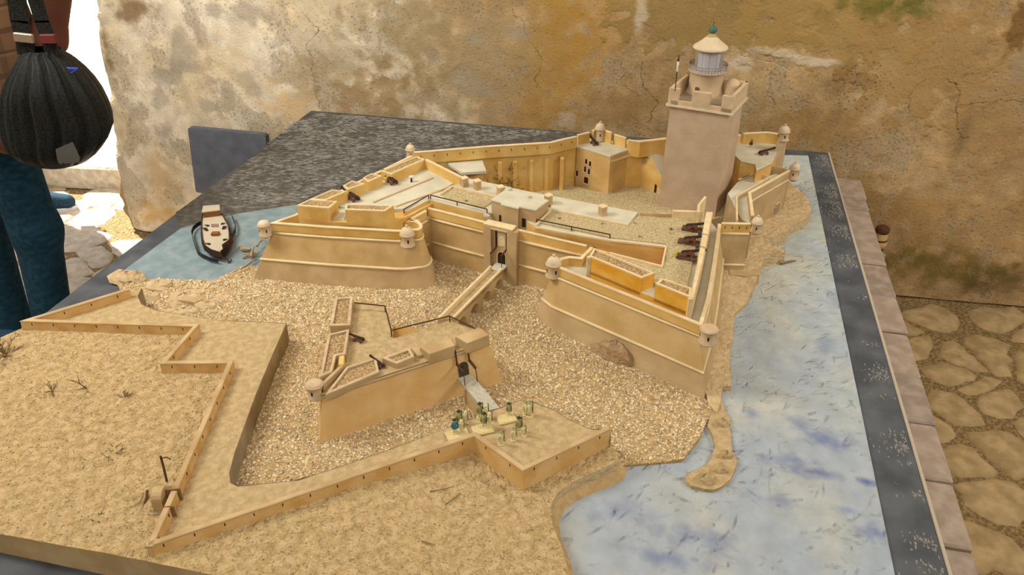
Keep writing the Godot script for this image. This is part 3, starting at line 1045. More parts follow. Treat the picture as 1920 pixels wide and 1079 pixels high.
	land_poly.append_array(shore.slice(1))
	land_poly.append_array(inner)
	o = thing("land_slab", "raised sandy foreground land with covered way and rough sloping ground", "terrain", v3(land_poly[2].lerp(land_poly[n0], 0.5), 0.0))
	var slope := Geometry2D.clip_polygons(land_poly, cov_poly)
	st = new_st()
	var big := PackedVector2Array()
	for piece in slope:
		if absf(area(piece)) > 0.0005:
			terrain(st, piece, 0.015, land_h, 0.0, false)
	part(o, "sloping_ground", st, M.glacis)
	st = new_st()
	terrain(st, cov_poly, 0.025, func(p: Vector2) -> float: return LV + nz.get_noise_2dv(p) * 0.0012, 0.0, false)
	part(o, "covered_way", st, M.sand)
	st = new_st()
	skirt(st, land_poly.slice(0, n0 + 1), 0.0, land_h)
	part(o, "cut_edge", st, M.plaster)
	st = new_st()
	skirt(st, land_poly.slice(n0, n0 + shore.size()), 0.0, land_h)
	skirt(st, PackedVector2Array([shore[shore.size() - 1], inner[0], inner[1]]), 0.0, func(_p: Vector2) -> float: return LV + 0.001)
	part(o, "bank", st, M.rock)
	st = new_st()
	var lvf := func(_p: Vector2) -> float: return LV + 0.001
	skirt(st, inner, 0.0, lvf)
	part(o, "counterscarp_wall", st, M.scarp)
	scatter(o, "loose_grit", land_poly, land_h, 16000, 0.0008, 0.0024, [Color(0.26, 0.18, 0.085), Color(0.66, 0.52, 0.31)])
	# strip of wet rim along the shore
	st = new_st()
	var rim := off(shore, 0.014)
	for i in shore.size() - 1:
		quad(st, v3(shore[i], 0.016), v3(shore[i + 1], 0.016), v3(rim[i + 1], 0.004), v3(rim[i], 0.004))
	part(o, "beach_rim", st, M.moat)
	# lumps of earth by the bay
	for q in [[236, 524, 34, 0.022], [300, 540, 30, 0.02], [345, 566, 36, 0.022], [285, 562, 22, 0.018], [330, 590, 26, 0.012], [390, 575, 22, 0.014], [262, 530, 16, 0.03], [420, 560, 20, 0.010], [372, 548, 20, 0.010], [360, 588, 18, 0.014]]:
		lump(q[0], q[1], q[2] / 850.0, q[3], M.rock, o, "earth_lump")
	# coast rocks beside and behind the right bastion
	o = thing("coast_rocks", "flat sandy rocks of the shore beside the lighthouse tower", "rock", P(1460, 420, 0.0))
	var rock := L([1344, 776, 1328, 762, 1322, 735, 1322, 680, 1334, 600, 1344, 520, 1352, 470, 1385, 420, 1412, 380, 1440, 350, 1470, 345, 1489, 368, 1502, 376, 1514, 393, 1518, 410, 1509, 424, 1479, 436, 1476, 450, 1455, 457, 1437, 463, 1444, 476, 1462, 478, 1470, 487, 1451, 491, 1432, 494, 1427, 503, 1422, 523, 1414, 540, 1400, 570, 1377, 590, 1374, 636, 1369, 655, 1368, 680, 1371, 727, 1355, 729, 1350, 760], 0.012)
	st = new_st()
	var rh := func(p: Vector2) -> float:
		var far := smoothstep(-1.45, -1.75, p.y)
		return 0.015 + 0.022 * far + nz.get_noise_2dv(p) * 0.006
	terrain(st, rock, 0.015, rh, 0.0)
	part(o, "rock_shelf", st, M.rock)
	o = thing("rock_spit", "thin curving sandy spit running out into the pale blue water", "rock", P(1350, 850, 0.0))
	var spit := L([1338, 762, 1330, 785, 1326, 803, 1336, 822, 1340, 842, 1333, 862, 1318, 880, 1300, 888, 1286, 894, 1284, 905, 1296, 915, 1318, 921, 1336, 923, 1352, 916, 1368, 904, 1374, 893, 1383, 866, 1372, 850, 1371, 830, 1368, 806, 1369, 790, 1358, 772, 1352, 755], 0.006)
	st = new_st()
	terrain(st, spit, 0.012, func(p: Vector2) -> float: return 0.011 + nz.get_noise_2dv(p * 2.0) * 0.005, 0.003)
	part(o, "spit", st, M.sand)
	for q in [[1320, 905, 20, 0.018], [1350, 885, 16, 0.017], [1352, 800, 14, 0.018], [1362, 860, 14, 0.017]]:
		lump(q[0], q[1], q[2] / 980.0, q[3], M.sand, o, "boulder")
	o = thing("boulder", "purplish rough boulder at the foot of the right bastion's wall", "rock", P(1150, 660, GR))
	lump(1152, 674, 0.050, 0.046, M.boulder, o, "boulder_stone", 0.42, 0.6)

# a rough rounded lump on the table's surface
func lump(x: float, y: float, r: float, h: float, m: Material, parent: Node, called: String, sq := 0.7, yaw := 0.0) -> void:
	var c := P(x, y, 0.006)
	var st := new_st()
	var k := 10
	var prev := []
	for l in 5:
		var t := l / 4.0
		var ring := []
		for i in k:
			var a := TAU * i / k
			var rr := r * cos(t * PI * 0.5) * (1.0 + 0.45 * nz.get_noise_3d(c.x * 3.0 + cos(a), c.z * 3.0 + sin(a), t))
			ring.append(c + Vector3(cos(a) * rr, h * sin(t * PI * 0.5) * (1.0 + 0.6 * nz.get_noise_3d(cos(a) * 0.7, sin(a) * 0.7, c.x * 9.0)), sin(a) * rr * sq).rotated(Vector3.UP, -yaw))
		if l > 0:
			for i in k:
				quad(st, prev[i], prev[(i + 1) % k], ring[(i + 1) % k], ring[i])
		prev = ring
	part(parent, called, st, m)

func multi(parent: Node3D, called: String, st: SurfaceTool, m: Material, ts: Array, cs: Array) -> void:
	st.generate_normals()
	var mm := MultiMesh.new()
	mm.transform_format = MultiMesh.TRANSFORM_3D
	mm.use_colors = true
	var mesh := st.commit()
	mesh.surface_set_material(0, m)
	mm.mesh = mesh
	mm.instance_count = ts.size()
	for i in ts.size():
		mm.set_instance_transform(i, ts[i])
		mm.set_instance_color(i, cs[i])
	var o := MultiMeshInstance3D.new()
	o.name = called
	o.multimesh = mm
	o.transform = parent.transform.affine_inverse()
	o.set_meta("kind", "stuff")
	parent.add_child(o, true)

func chip_mesh(sd: int) -> SurfaceTool:
	var r := RandomNumberGenerator.new()
	r.seed = sd
	var st := new_st()
	var v := []
	for p in [Vector3(1, 0, 0), Vector3(0, 0, 1), Vector3(-1, 0, 0), Vector3(0, 0, -1), Vector3(0, 0.8, 0), Vector3(0, -0.8, 0)]:
		v.append(p * r.randf_range(0.7, 1.25) + Vector3(r.randf_range(-0.25, 0.25), r.randf_range(-0.2, 0.2), r.randf_range(-0.25, 0.25)))
	for i in 4:
		tri(st, v[i], v[(i + 1) % 4], v[4])
		tri(st, v[(i + 1) % 4], v[i], v[5])
	return st

func scatter(o: Node3D, called: String, poly: PackedVector2Array, hf: Callable, count: int, r0: float, r1: float, cols: Array, keep = null) -> void:
	var lo := poly[0]
	var hi := poly[0]
	for p in poly:
		lo = lo.min(p)
		hi = hi.max(p)
	var m := flat(Color.WHITE, 0.95)
	m.vertex_color_use_as_albedo = true
	var ts := []
	var cs := []
	var tries := 0
	while ts.size() < count and tries < count * 6:
		tries += 1
		var p := Vector2(rng.randf_range(lo.x, hi.x), rng.randf_range(lo.y, hi.y))
		if not Geometry2D.is_point_in_polygon(p, poly):
			continue
		if keep != null and not keep.call(p):
			continue
		var s := rng.randf_range(r0, r1)
		var b := Basis.from_euler(Vector3(rng.randf_range(-0.9, 0.9), rng.randf_range(0, TAU), rng.randf_range(-0.9, 0.9)))
		b = b * Basis.from_scale(Vector3(s, s * rng.randf_range(0.4, 0.9), s * rng.randf_range(0.4, 0.9)))
		ts.append(Transform3D(b, v3(p, hf.call(p) + s * 0.15)))
		var c: Color = cols[0].lerp(cols[1], clampf(rng.randfn(0.58, 0.26), 0.0, 1.0))
		cs.append(c)
	multi(o, called, chip_mesh(3), m, ts, cs)

# the sea sheet's own paint: table coordinates u 0.85 .. 1.80, v 0 .. 2.1
func sea_uv(p: Vector2) -> Vector2:
	var q := Vector3(p.x, 0, p.y) - TO
	return Vector2((q.dot(TE) - 0.85) / 0.95, q.dot(TV) / 2.1)

func sea_paint() -> StandardMaterial3D:
	var w := 640
	var h := 1280
	var im := Image.create(w, h, false, Image.FORMAT_RGB8)
	var n1 := noise(0.006, FastNoiseLite.TYPE_SIMPLEX_SMOOTH, 6, 71)
	var n2 := noise(0.03, FastNoiseLite.TYPE_SIMPLEX_SMOOTH, 4, 72)
	var spots := []
	for q in [[1625, 906, 30, 9, 0.9], [1480, 865, 70, 16, 0.5], [1560, 830, 46, 20, 0.55], [1640, 1003, 30, 22, 0.65], [1535, 890, 70, 12, 0.5], [1500, 805, 26, 26, 0.4], [1300, 1010, 90, 26, 0.4], [1150, 960, 70, 30, 0.3], [1525, 820, 30, 14, 0.5], [1590, 960, 34, 10, 0.4], [1440, 940, 60, 14, 0.35], [1545, 650, 34, 16, 0.3], [1410, 780, 24, 10, 0.35], [1240, 1050, 90, 20, 0.4], [1560, 560, 26, 16, 0.2]]:
		var c := sea_uv(v2(P(q[0], q[1], 0.0)))
		var rx := sea_uv(v2(P(q[0] + q[2], q[1], 0.0))).distance_to(c) * 0.95
		var rv := absf(sea_uv(v2(P(q[0], q[1] + q[3], 0.0))).y - c.y) * 2.1
		spots.append([c, rx, rv, q[4]])
	var warm := c8(184, 184, 172)
	var cool := c8(168, 180, 182)
	var blue := c8(154, 164, 178)
	var deep := c8(92, 104, 150)
	for y in h:
		for x in w:
			var uv := Vector2(float(x) / w, float(y) / h)
			var a := n1.get_noise_2d(x * 1.2, y)
			var f := n2.get_noise_2d(x, y)
			var t := clampf(uv.y * 1.3 - 0.18 + a * 0.8, 0.0, 1.0)
			var e := clampf((uv.x - 0.55) * 1.5 + a * 0.6, 0.0, 1.0)
			var c := warm.lerp(cool, e).lerp(blue, t * 0.8)
			c = c * (1.0 + f * 0.07)
			im.set_pixel(x, y, c)
	for s in spots:
		var ex: float = s[1] / 0.95 * w * 1.6
		var ey: float = s[2] / 2.1 * h * 1.6
		for y in range(maxi(0, int(s[0].y * h - ey)), mini(h, int(s[0].y * h + ey))):
			for x in range(maxi(0, int(s[0].x * w - ex)), mini(w, int(s[0].x * w + ex))):
				var d := Vector2(float(x) / w, float(y) / h) - (s[0] as Vector2)
				var r2 := sqrt(pow(d.x * 0.95 / s[1], 2.0) + pow(d.y * 2.1 / s[2], 2.0)) + n2.get_noise_2d(x, y) * 0.6 + n1.get_noise_2d(x * 1.2, y) * 0.5
				if r2 < 1.0:
					im.set_pixel(x, y, im.get_pixel(x, y).lerp(deep, s[3] * (1.0 - r2)))
	var buf := PackedFloat32Array()
	buf.resize(w * h)
	buf.fill(0.5)
	var r := RandomNumberGenerator.new()
	r.seed = 8
	for k in 11000:
		var c := Vector2(r.randf() * w, r.randf() * h)
		var dens := n1.get_noise_2d(c.x * 0.8 + 500.0, c.y * 0.8)
		if dens < r.randf_range(-0.35, 0.3):
			continue
		var d := Vector2.from_angle(r.randfn(-0.45, 0.5))
		var l := r.randf_range(4.0, 30.0)
		var amp := r.randf_range(-0.17, 0.22)
		var bend := r.randf_range(-0.02, 0.02)
		for i in int(l):
			d = d.rotated(bend)
			c += d
			var x := clampi(int(c.x), 0, w - 1)
			var y := clampi(int(c.y), 0, h - 2)
			var g := amp * (1.0 - absf(i / l * 2.0 - 1.0))
			buf[y * w + x] += g
			buf[(y + 1) * w + x] += g * 0.9
			buf[maxi(0, y - 1) * w + x] += g * 0.35
	var bytes := PackedByteArray()
	bytes.resize(w * h)
	for y in h:
		for x in w:
			bytes[y * w + x] = int(clampf((buf[y * w + x] + n2.get_noise_2d(x * 2.0, y * 2.0) * 0.10) * 255.0, 0.0, 255.0))
	var m := StandardMaterial3D.new()
	m.albedo_texture = ImageTexture.create_from_image(im)
	m.roughness = 0.75
	m.metallic_specular = 0.2
	m.heightmap_enabled = true
	m.heightmap_texture = ImageTexture.create_from_image(Image.create_from_data(w, h, false, Image.FORMAT_L8, bytes))
	m.heightmap_scale = 1.5
	return m

# ---------------------------------------------------------------- pieces of the fortress
# the sunken yard between the curtain's end and the right bastion
func yard_hole() -> PackedVector2Array:
	return L([1122, 446.5, 1250, 461.5, 1242.5, 499, 1143, 474, 1122, 469], TL)

func cap_around(st: SurfaceTool, p: PackedVector2Array, hole: PackedVector2Array, h: float) -> void:
	var c := (hole[0] + hole[2]) * 0.5
	for s in [-1.0, 1.0]:      # two halves, so that the hole never lies wholly inside one
		var half := PackedVector2Array([c + Vector2(-9, 0), c + Vector2(9, 0), c + Vector2(9, 9.0 * s), c + Vector2(-9, 9.0 * s)])
		for q in Geometry2D.intersect_polygons(p, half):
			for piece in Geometry2D.clip_polygons(q, hole):
				cap(st, piece, h)

# the escarp: a battered wall along a line given at its upper cordon, with two rounded cordons and a parapet
func escarp(o: Node3D, line: PackedVector2Array, rest: PackedVector2Array, batter: float, weights: Dictionary, base := 0.004) -> void:
	var k := batter / (U - GR)
	var lean := func(d: float) -> PackedVector2Array:
		var q := off(line, d)
		for i in weights:
			q[i] = line[i].lerp(q[i], weights[i])
		return q
	var mk := func(h: float, d: float) -> PackedVector2Array:
		var q: PackedVector2Array = lean.call(d)
		q.append_array(rest)
		return q
	var st := new_st()
	var lc := 0.060
	var lv := [[base, batter], [lc, (U - lc) * k], [U, 0.0], [WK, 0.0]]
	for i in 3:
		if i == 1:
			part(o, "escarp_foot", st, M.plaster)
			st = new_st()
		sides(st, mk.call(lv[i][0], lv[i][1]), lv[i][0], mk.call(lv[i + 1][0], lv[i + 1][1]), lv[i + 1][0])
	part(o, "escarp_wall", st, M.plaster_y)
	st = new_st()
	cap_around(st, mk.call(WK, 0.0), yard_hole(), WK)
	part(o, "wall_walk", st, M.terrace)
	for q in [[lc, (U - lc) * k, 0.0034], [U, 0.0, 0.0032]]:
		st = new_st(true)
		var pts := []
		for p in lean.call(q[1]):
			pts.append(v3(p, q[0]))
		tube(st, pts, q[2], 8)
		part(o, "cordon", st, M.coping)
	parapet(o, line, U, PT, 0.0065)

# a low ochre wall with a pale coping; loops are small dark slits
func parapet(o: Node3D, line: PackedVector2Array, h0: float, h1: float, t := 0.006, m: Material = null, loops := 0, inner := false, closed := false) -> void:
	var st := new_st()
	strip(st, line, h0, h1 - 0.003, t, closed)
	part(o, "parapet", st, m if m else M.ochre)
	st = new_st()
	strip(st, off(line, 0.0008, closed), h1 - 0.003, h1, t + 0.0016, closed)
	part(o, "coping", st, M.coping)
	if loops > 0:
		st = new_st()
		var total := 0.0
		for i in line.size() - 1:
			total += line[i].distance_to(line[i + 1])
		for k in loops:
			var s := total * (k + 0.5) / loops
			for i in line.size() - 1:
				var d := line[i].distance_to(line[i + 1])
				if s > d:
					s -= d
					continue
				var p := line[i].lerp(line[i + 1], s / d)
				var dr := (line[i + 1] - line[i]).normalized()
				var nr := Vector2(-dr.y, dr.x)
				if inner:
					p -= nr * t
				var tr := Transform3D(Basis(Vector3(dr.x, 0, dr.y), Vector3.UP, Vector3(nr.x, 0, nr.y)), v3(p, lerpf(h0, h1, 0.6)))
				box(st, tr, Vector3(0.0016, 0.0065, 0.0016), 0.0002)
				break
		part(o, "musket_loops", st, M.dark).set_meta("kind", "stuff")

# a thick parapet block: ochre sides, pale rim, earth filling
func merlon(o: Node3D, px: Array, h0: float, h1: float, m: Material = null, rim := 0.0042, rm: Material = null) -> void:
	var p := L(px, h1)
	merlon2(o, p, h0, h1, m, rim, rm)

func merlon2(o: Node3D, p: PackedVector2Array, h0: float, h1: float, m: Material = null, rim := 0.0042, rm: Material = null) -> void:
	var st := new_st()
	sides(st, p, h0, p, h1 - 0.003)
	cap(st, p, h0, false)
	var b := part(o, "merlon", st, m if m else M.ochre)
	var q := inset(p, rim)
	var pb := inset(p, 0.0008)
	st = new_st()
	sides(st, p, h1 - 0.003, p, h1 - 0.0008)
	sides(st, p, h1 - 0.0008, pb, h1)
	sides(st, pb, h1, q, h1)
	sides(st, q, h1, q, h1 - 0.005)
	part(b, "rim", st, rm if rm else M.coping)
	st = new_st()
	terrain(st, q, 0.012, func(v: Vector2) -> float: return h1 - 0.004 + nz.get_noise_2dv(v * 4.0) * 0.002, h1 - 0.006)
	part(b, "earth_fill", st, M.dirt)

func slab(o: Node3D, called: String, p: PackedVector2Array, h0: float, h1: float, m: Material, label := "") -> MeshInstance3D:
	var st := new_st()
	prism(st, p, h0, h1, 0.001)
	return part(o, called, st, m, false, label)

# a round sentry box hanging on a corner; foot, body and dome
func sentry(o: Node3D, c: Vector3, r: float, h: float, window := 0.0, dome := 1.0) -> void:
	var st := new_st(true)
	lathe(st, [0.0005, -h * 0.30, r * 0.5, -h * 0.20, r * 0.72, -h * 0.12, r * 1.0, -h * 0.06, r * 1.12, -h * 0.02, r * 1.12, h * 0.04, r * 0.98, h * 0.08, r * 0.95, h * 0.58, r * 1.0, h * 0.62, r * 1.14, h * 0.66, r * 1.14, h * 0.72, r * 0.98, h * 0.745], c, 24)
	var b := part(o, "sentry_box", st, M.sentry)
	st = new_st(true)
	var pr := []
	for i in 9:
		var t := PI * 0.5 * i / 8.0
		pr.append_array([r * 0.98 * cos(t) + 0.0001, h * 0.745 + r * 1.02 * dome * sin(t)])
	lathe(st, pr, c, 24)
	part(b, "dome", st, M.sentry_dome if dome > 0.5 else M.sentry)
	st = new_st(true)
	var y := h * 0.745 + r
	if dome > 0.7:
		lathe(st, [0.0001, y - 0.001, r * 0.16, y, r * 0.12, y + r * 0.08, r * 0.24, y + r * 0.2, r * 0.2, y + r * 0.34, 0.0001, y + r * 0.42], c, 10)
		part(b, "finial", st, M.sentry_dome)
	st = new_st()
	for a in [window, window + 1.5, window - 1.5]:
		var d := Vector3(sin(a), 0, cos(a))
		box(st, Transform3D(Basis(d.cross(Vector3.UP).normalized(), Vector3.UP, d), c + d * r * 0.95 + Vector3(0, h * 0.36, 0)), Vector3(r * 0.22, r * 0.55, r * 0.08), 0.0002)
	part(b, "loophole", st, M.dark)

func rail(o: Node3D, pts: Array, h: float, every: Array, r := 0.0014) -> void:
	var st := new_st()
	for i in pts.size() - 1:
		tube(st, [pts[i], pts[i + 1]], r, 6)
	for k in every:
		tube(st, [pts[k], pts[k] - Vector3(0, h, 0)], r, 6)
	part(o, "railing", st, M.rail)

func chimney(o: Node3D, x: float, y: float, h0: float, tall := 0.026, w := 0.0155) -> void:
	var c := P(x, y, h0)
	var st := new_st()
	box(st, at(c + Vector3(0, tall * 0.42, 0), 0.6), Vector3(w, tall * 0.9, w), 0.0012)
	var b := part(o, "chimney", st, M.plaster)
	st = new_st()
	box(st, at(c + Vector3(0, tall * 0.92, 0), 0.6), Vector3(w * 1.12, tall * 0.14, w * 1.12), 0.001)
	part(b, "cap", st, M.coping)
	st = new_st()
	box(st, at(c + Vector3(0, tall * 0.80, 0), 0.6), Vector3(w * 0.9, tall * 0.12, w * 0.9), 0.0002)
	part(b, "vent_gap", st, M.dark)

# ---------------------------------------------------------------- left bastion
func build_left_bastion() -> void:
	var o := thing("left_bastion", "ochre bastion with rounded shoulder and embrasures nearest the model ship", "bastion", P(640, 480, 0.0))
	var line := LH([771, 291, PT, 660, 345, PT, 552, 402, PT])
	line.append_array(L([510, 437, 612, 445, 741, 452.6, 760, 453, 778, 450.5], U))
	line.append_array(LH([787, 430.5, PT, 792, 425.5, PT, 791.5, 420, PT, 786, 415, PT, 778, 412.5, PT, 769, 412, PT, 786, 403, PT, 800, 395.3, PT]))
	var rest := LH([806, 392, PT, 840, 350, U, 862, 332, U, 800, 290, U])
	# round the shoulder off, and let the batter die out in the re-entrant behind it
	var bend := line.slice(5, 14)
	for k in 2:
		var c := PackedVector2Array([bend[0]])
		for i in bend.size() - 1:
			c.append(bend[i].lerp(bend[i + 1], 0.25))
			c.append(bend[i].lerp(bend[i + 1], 0.75))
		c.append(bend[bend.size() - 1])
		bend = c
	var w := {}
	for i in bend.size():
		w[5 + i] = 1.0 - smoothstep(0.55, 0.92, float(i) / (bend.size() - 1))
	var tail := line.slice(14)
	line = line.slice(0, 5)
	line.append_array(bend)
	line.append_array(tail)
	for i in range(line.size() - tail.size(), line.size()):
		w[i] = 0.0
	escarp(o, line, rest, 0.028, w)
	sentry(o, P(498, 440, 0.124), 0.0135, 0.038, 0.6, 0.6)
	sentry(o, P(765, 459, 0.124), 0.0155, 0.040, 0.2)
	sentry(o, P(770.5, 296, 0.140), 0.0125, 0.036, 0.2)
	# the raised gun platform
	var plan := L([556, 385, 640, 391, 720.7, 395.5, 757, 383, 790, 366, 862, 331, 800, 299, 781.7, 292.5, 660, 339], BT)
	var st := new_st()
	sides(st, plan, WK, plan, 0.156)
	cap(st, plan, 0.156)
	part(o, "platform_wall", st, M.ochre)
	slab(o, "gun_platform", L([612, 384, 700, 393, 722, 393, 758, 391, 804, 371, 862, 337, 797, 302, 735, 330], TL), 0.155, TL, M.terrace)
	merlon(o, [556, 385, 580.5, 373.4, 632.5, 377.3, 617, 389.6], 0.150, BT)
	merlon(o, [580.5, 373.2, 622, 355.3, 650.6, 358, 609, 375.6], 0.150, BT)
	merlon(o, [643, 347.5, 659.7, 338.5, 684.4, 343.6, 652, 355], 0.150, BT)
	merlon(o, [680.5, 333, 696, 324.6, 716.5, 329, 689.6, 340.5], 0.150, BT)
	merlon(o, [714, 320, 781.7, 292.5, 796.5, 298.5, 734, 325.8], 0.150, BT)
	merlon(o, [646.7, 392.5, 648.5, 382.5, 738, 385, 720.7, 395.5], 0.150, BT)
	st = new_st()
	strip(st, L([797, 299, 862, 331.5], BT), 0.150, BT - 0.003, 0.006)
	part(o, "rear_wall", st, M.ochre)
	st = new_st()
	strip(st, L([797, 299, 862, 331.5], BT), BT - 0.003, BT, 0.007)
	part(o, "coping", st, M.coping)
	# notch floor of the embrasure
	slab(o, "embrasure_floor", L([617, 408, 632, 388, 650, 392, 646, 412], 0.160), 0.15, 0.159, M.terrace)
	# low kerbs across the platform
	for q in [[700, 380, 812, 334], [742, 388, 862, 344]]:
		st = new_st()
		bar(st, P(q[0], q[1], TL + 0.001), P(q[2], q[3], TL + 0.001), 0.004, 0.003)
		part(o, "kerb", st, M.plaster)
	var post := P(772, 341, TL)
	st = new_st()
	box(st, at(post + Vector3(0, 0.008, 0), 0.4), Vector3(0.012, 0.016, 0.008), 0.001)
	var hut := part(o, "sentry_hut", st, M.paint_white)
	st = new_st()
	box(st, at(post + Vector3(0.000, 0.006, 0.0042), 0.4), Vector3(0.004, 0.011, 0.003), 0.0004)
	part(hut, "doorway", st, M.dark)

# ---------------------------------------------------------------- right bastion
func build_right_bastion() -> void:
	var o := thing("right_bastion", "large ochre bastion with pointed corner beside the pale sea and rubble-topped walls", "bastion", P(1200, 560, 0.0))
	var line := LH([1107, 463, PT, 1088, 482, PT, 1066, 480, PT, 1050, 484, PT, 1040, 492, PT])
	line.append_array(L([1036, 514, 1046, 521.5, 1112, 549, 1200, 585, 1313, 632.5], U))
	line.append_array(LH([1331, 559, PT, 1341, 500, PT, 1352, 420, PT]))
	var rest := LH([1330, 395, PT, 1197, 396, PT, 1150, 440, PT])
	escarp(o, line, rest, 0.030, {0: 0.0, 1: 0.1, 2: 0.4, 3: 0.8})
	sentry(o, P(1037.5, 517, 0.124), 0.0155, 0.042, 0.3)
	sentry(o, P(1326, 641, 0.122), 0.0155, 0.042, -0.2, 0.12)
	# seaward wall: second, outer coping
	# the raised works inside
	var b1 := L([1104.6, 480, 1114, 464.5, 1227.5, 511.5, 1203, 520.5], BT)
	var b2 := L([1229, 531, 1242, 521.5, 1297, 540, 1295, 557.5], BT)
	var st := new_st()
	var front := PackedVector2Array([b1[0], b1[1], L([1243, 500], TL)[0], L([1250, 461], TL)[0], L([1197, 400], TL)[0], L([1325, 398], BT)[0], b2[3], b2[0], b1[3]])
	sides(st, front, 0.06, front, 0.157)
	part(o, "platform_wall", st, M.deep_ochre)
	st = new_st()
	cap(st, front, 0.1575)
	part(o, "embrasure_floor", st, M.terrace)
	merlon2(o, b1, 0.150, BT, M.deep_ochre)
	merlon2(o, b2, 0.150, BT, M.deep_ochre)
	for q in [[b1[0], WK], [b2[3], WK]]:
		st = new_st()
		bar(st, v3(q[0], q[1]), v3(q[0], BT - 0.002), 0.008, 0.008)
		part(o, "quoin", st, M.coping)
	var terr := L([1116, 467, 1148, 479, 1243, 502, 1251, 462, 1200, 400, 1318, 397, 1287, 545, 1205, 527], TL)
	st = new_st()
	terrain(st, terr, 0.015, func(v: Vector2) -> float: return TL + nz.get_noise_2dv(v * 3.0) * 0.0016, 0.150)
	part(o, "gravel_terrace", st, M.gravel_floor)
	scatter(o, "loose_grit", terr, func(_p: Vector2) -> float: return TL, 1300, 0.0008, 0.0022, [Color(0.36, 0.28, 0.16), Color(0.74, 0.64, 0.44)])
	# parapet along the seaward side
	var side := L([1294, 558, 1306, 500, 1324, 397, 1337, 397, 1320, 480, 1301, 558], BT)
	st = new_st()
	prism(st, side, WK, BT, 0.0015)
	var sp := part(o, "seaward_parapet", st, M.coping)
	for q in [[1316, 438, 1327, 441], [1313, 462, 1324, 466]]:
		st = new_st()
		var a := P(q[0], q[1], BT + 0.0004)
		var b := P(q[2], q[3], BT + 0.0004)
		bar(st, a, b, 0.004, 0.0018)
		part(sp, "gun_slot", st, M.plaster)
	# rear wall of the terrace and its raised end
	st = new_st()
	strip(st, L([1200, 399, 1264, 402], 0.174), WK, 0.174, 0.007)
	part(o, "rear_wall", st, M.plaster)
	st = new_st()
	strip(st, L([1262, 396, 1316, 397.5], 0.184), WK, 0.184, 0.007)
	strip(st, L([1312, 398, 1313, 384, 1325, 369], 0.19), WK, 0.19, 0.006)
	part(o, "rear_wall", st, M.coping)
	# low walls round the sunken yard
	st = new_st()
	strip(st, L([1122, 469, 1143, 474.5, 1243, 500], 0.167), 0.06, 0.167, 0.004)
	part(o, "yard_wall", st, M.deep_ochre)
	st = new_st()
	cap(st, inset(yard_hole(), -0.004), 0.085)
	part(o, "yard_floor", st, M.deep_ochre)
	st = new_st()
	strip(st, L([1143, 474, 1243, 499.5, 1251, 461, 1143, 448.5, 1004, 424], 0.170), 0.165, 0.170, 0.004)
	part(o, "coping", st, M.coping)
	# cordon of the seaward face and the end wall to the rocks
	st = new_st()
	var ew := L([1354, 419, 1380, 419.5, 1408, 420], PT)
	sides(st, off(ew, 0.010), 0.0, ew, U, false)
	part(o, "end_wall", st, M.plaster)
	parapet(o, ew, U, PT, 0.006, M.ochre, 4)
	st = new_st(true)
	var pp := []
	for v in ew:
		pp.append(v3(v, U))
	tube(st, pp, 0.003, 8)
	part(o, "cordon", st, M.coping)
	st = new_st(true)
	pp = []
	for v in off(ew, 0.007):
		pp.append(v3(v, 0.045))
	tube(st, pp, 0.003, 8)
	part(o, "cordon", st, M.coping)
	sentry(o, P(1417, 434, 0.124), 0.0125, 0.034, -0.3)
	var wp := P(1388, 471, 0.075) + Vector3(0, 0, 0.002)
	st = new_st(true)
	lathe(st, [0.0068, -0.004, 0.0078, 0.0, 0.0068, 0.004], Vector3.ZERO, 14)
	var ring := part(o, "round_window", st, M.rock)
	ring.transform = o.transform.affine_inverse() * Transform3D(Basis(Vector3.RIGHT, PI / 2), wp)
	st = new_st()
	lathe(st, [0.0001, 0.001, 0.0068, 0.001], Vector3.ZERO, 14)
	var hole := part(o, "window_hole", st, M.dark)
	hole.transform = ring.transform
	# low projecting block at the foot of the end wall
	slab(o, "foot_block", L([1366, 507, 1397, 507, 1425, 505, 1424, 517, 1398, 518, 1368, 516], 0.03), 0.0, 0.032, M.plaster)

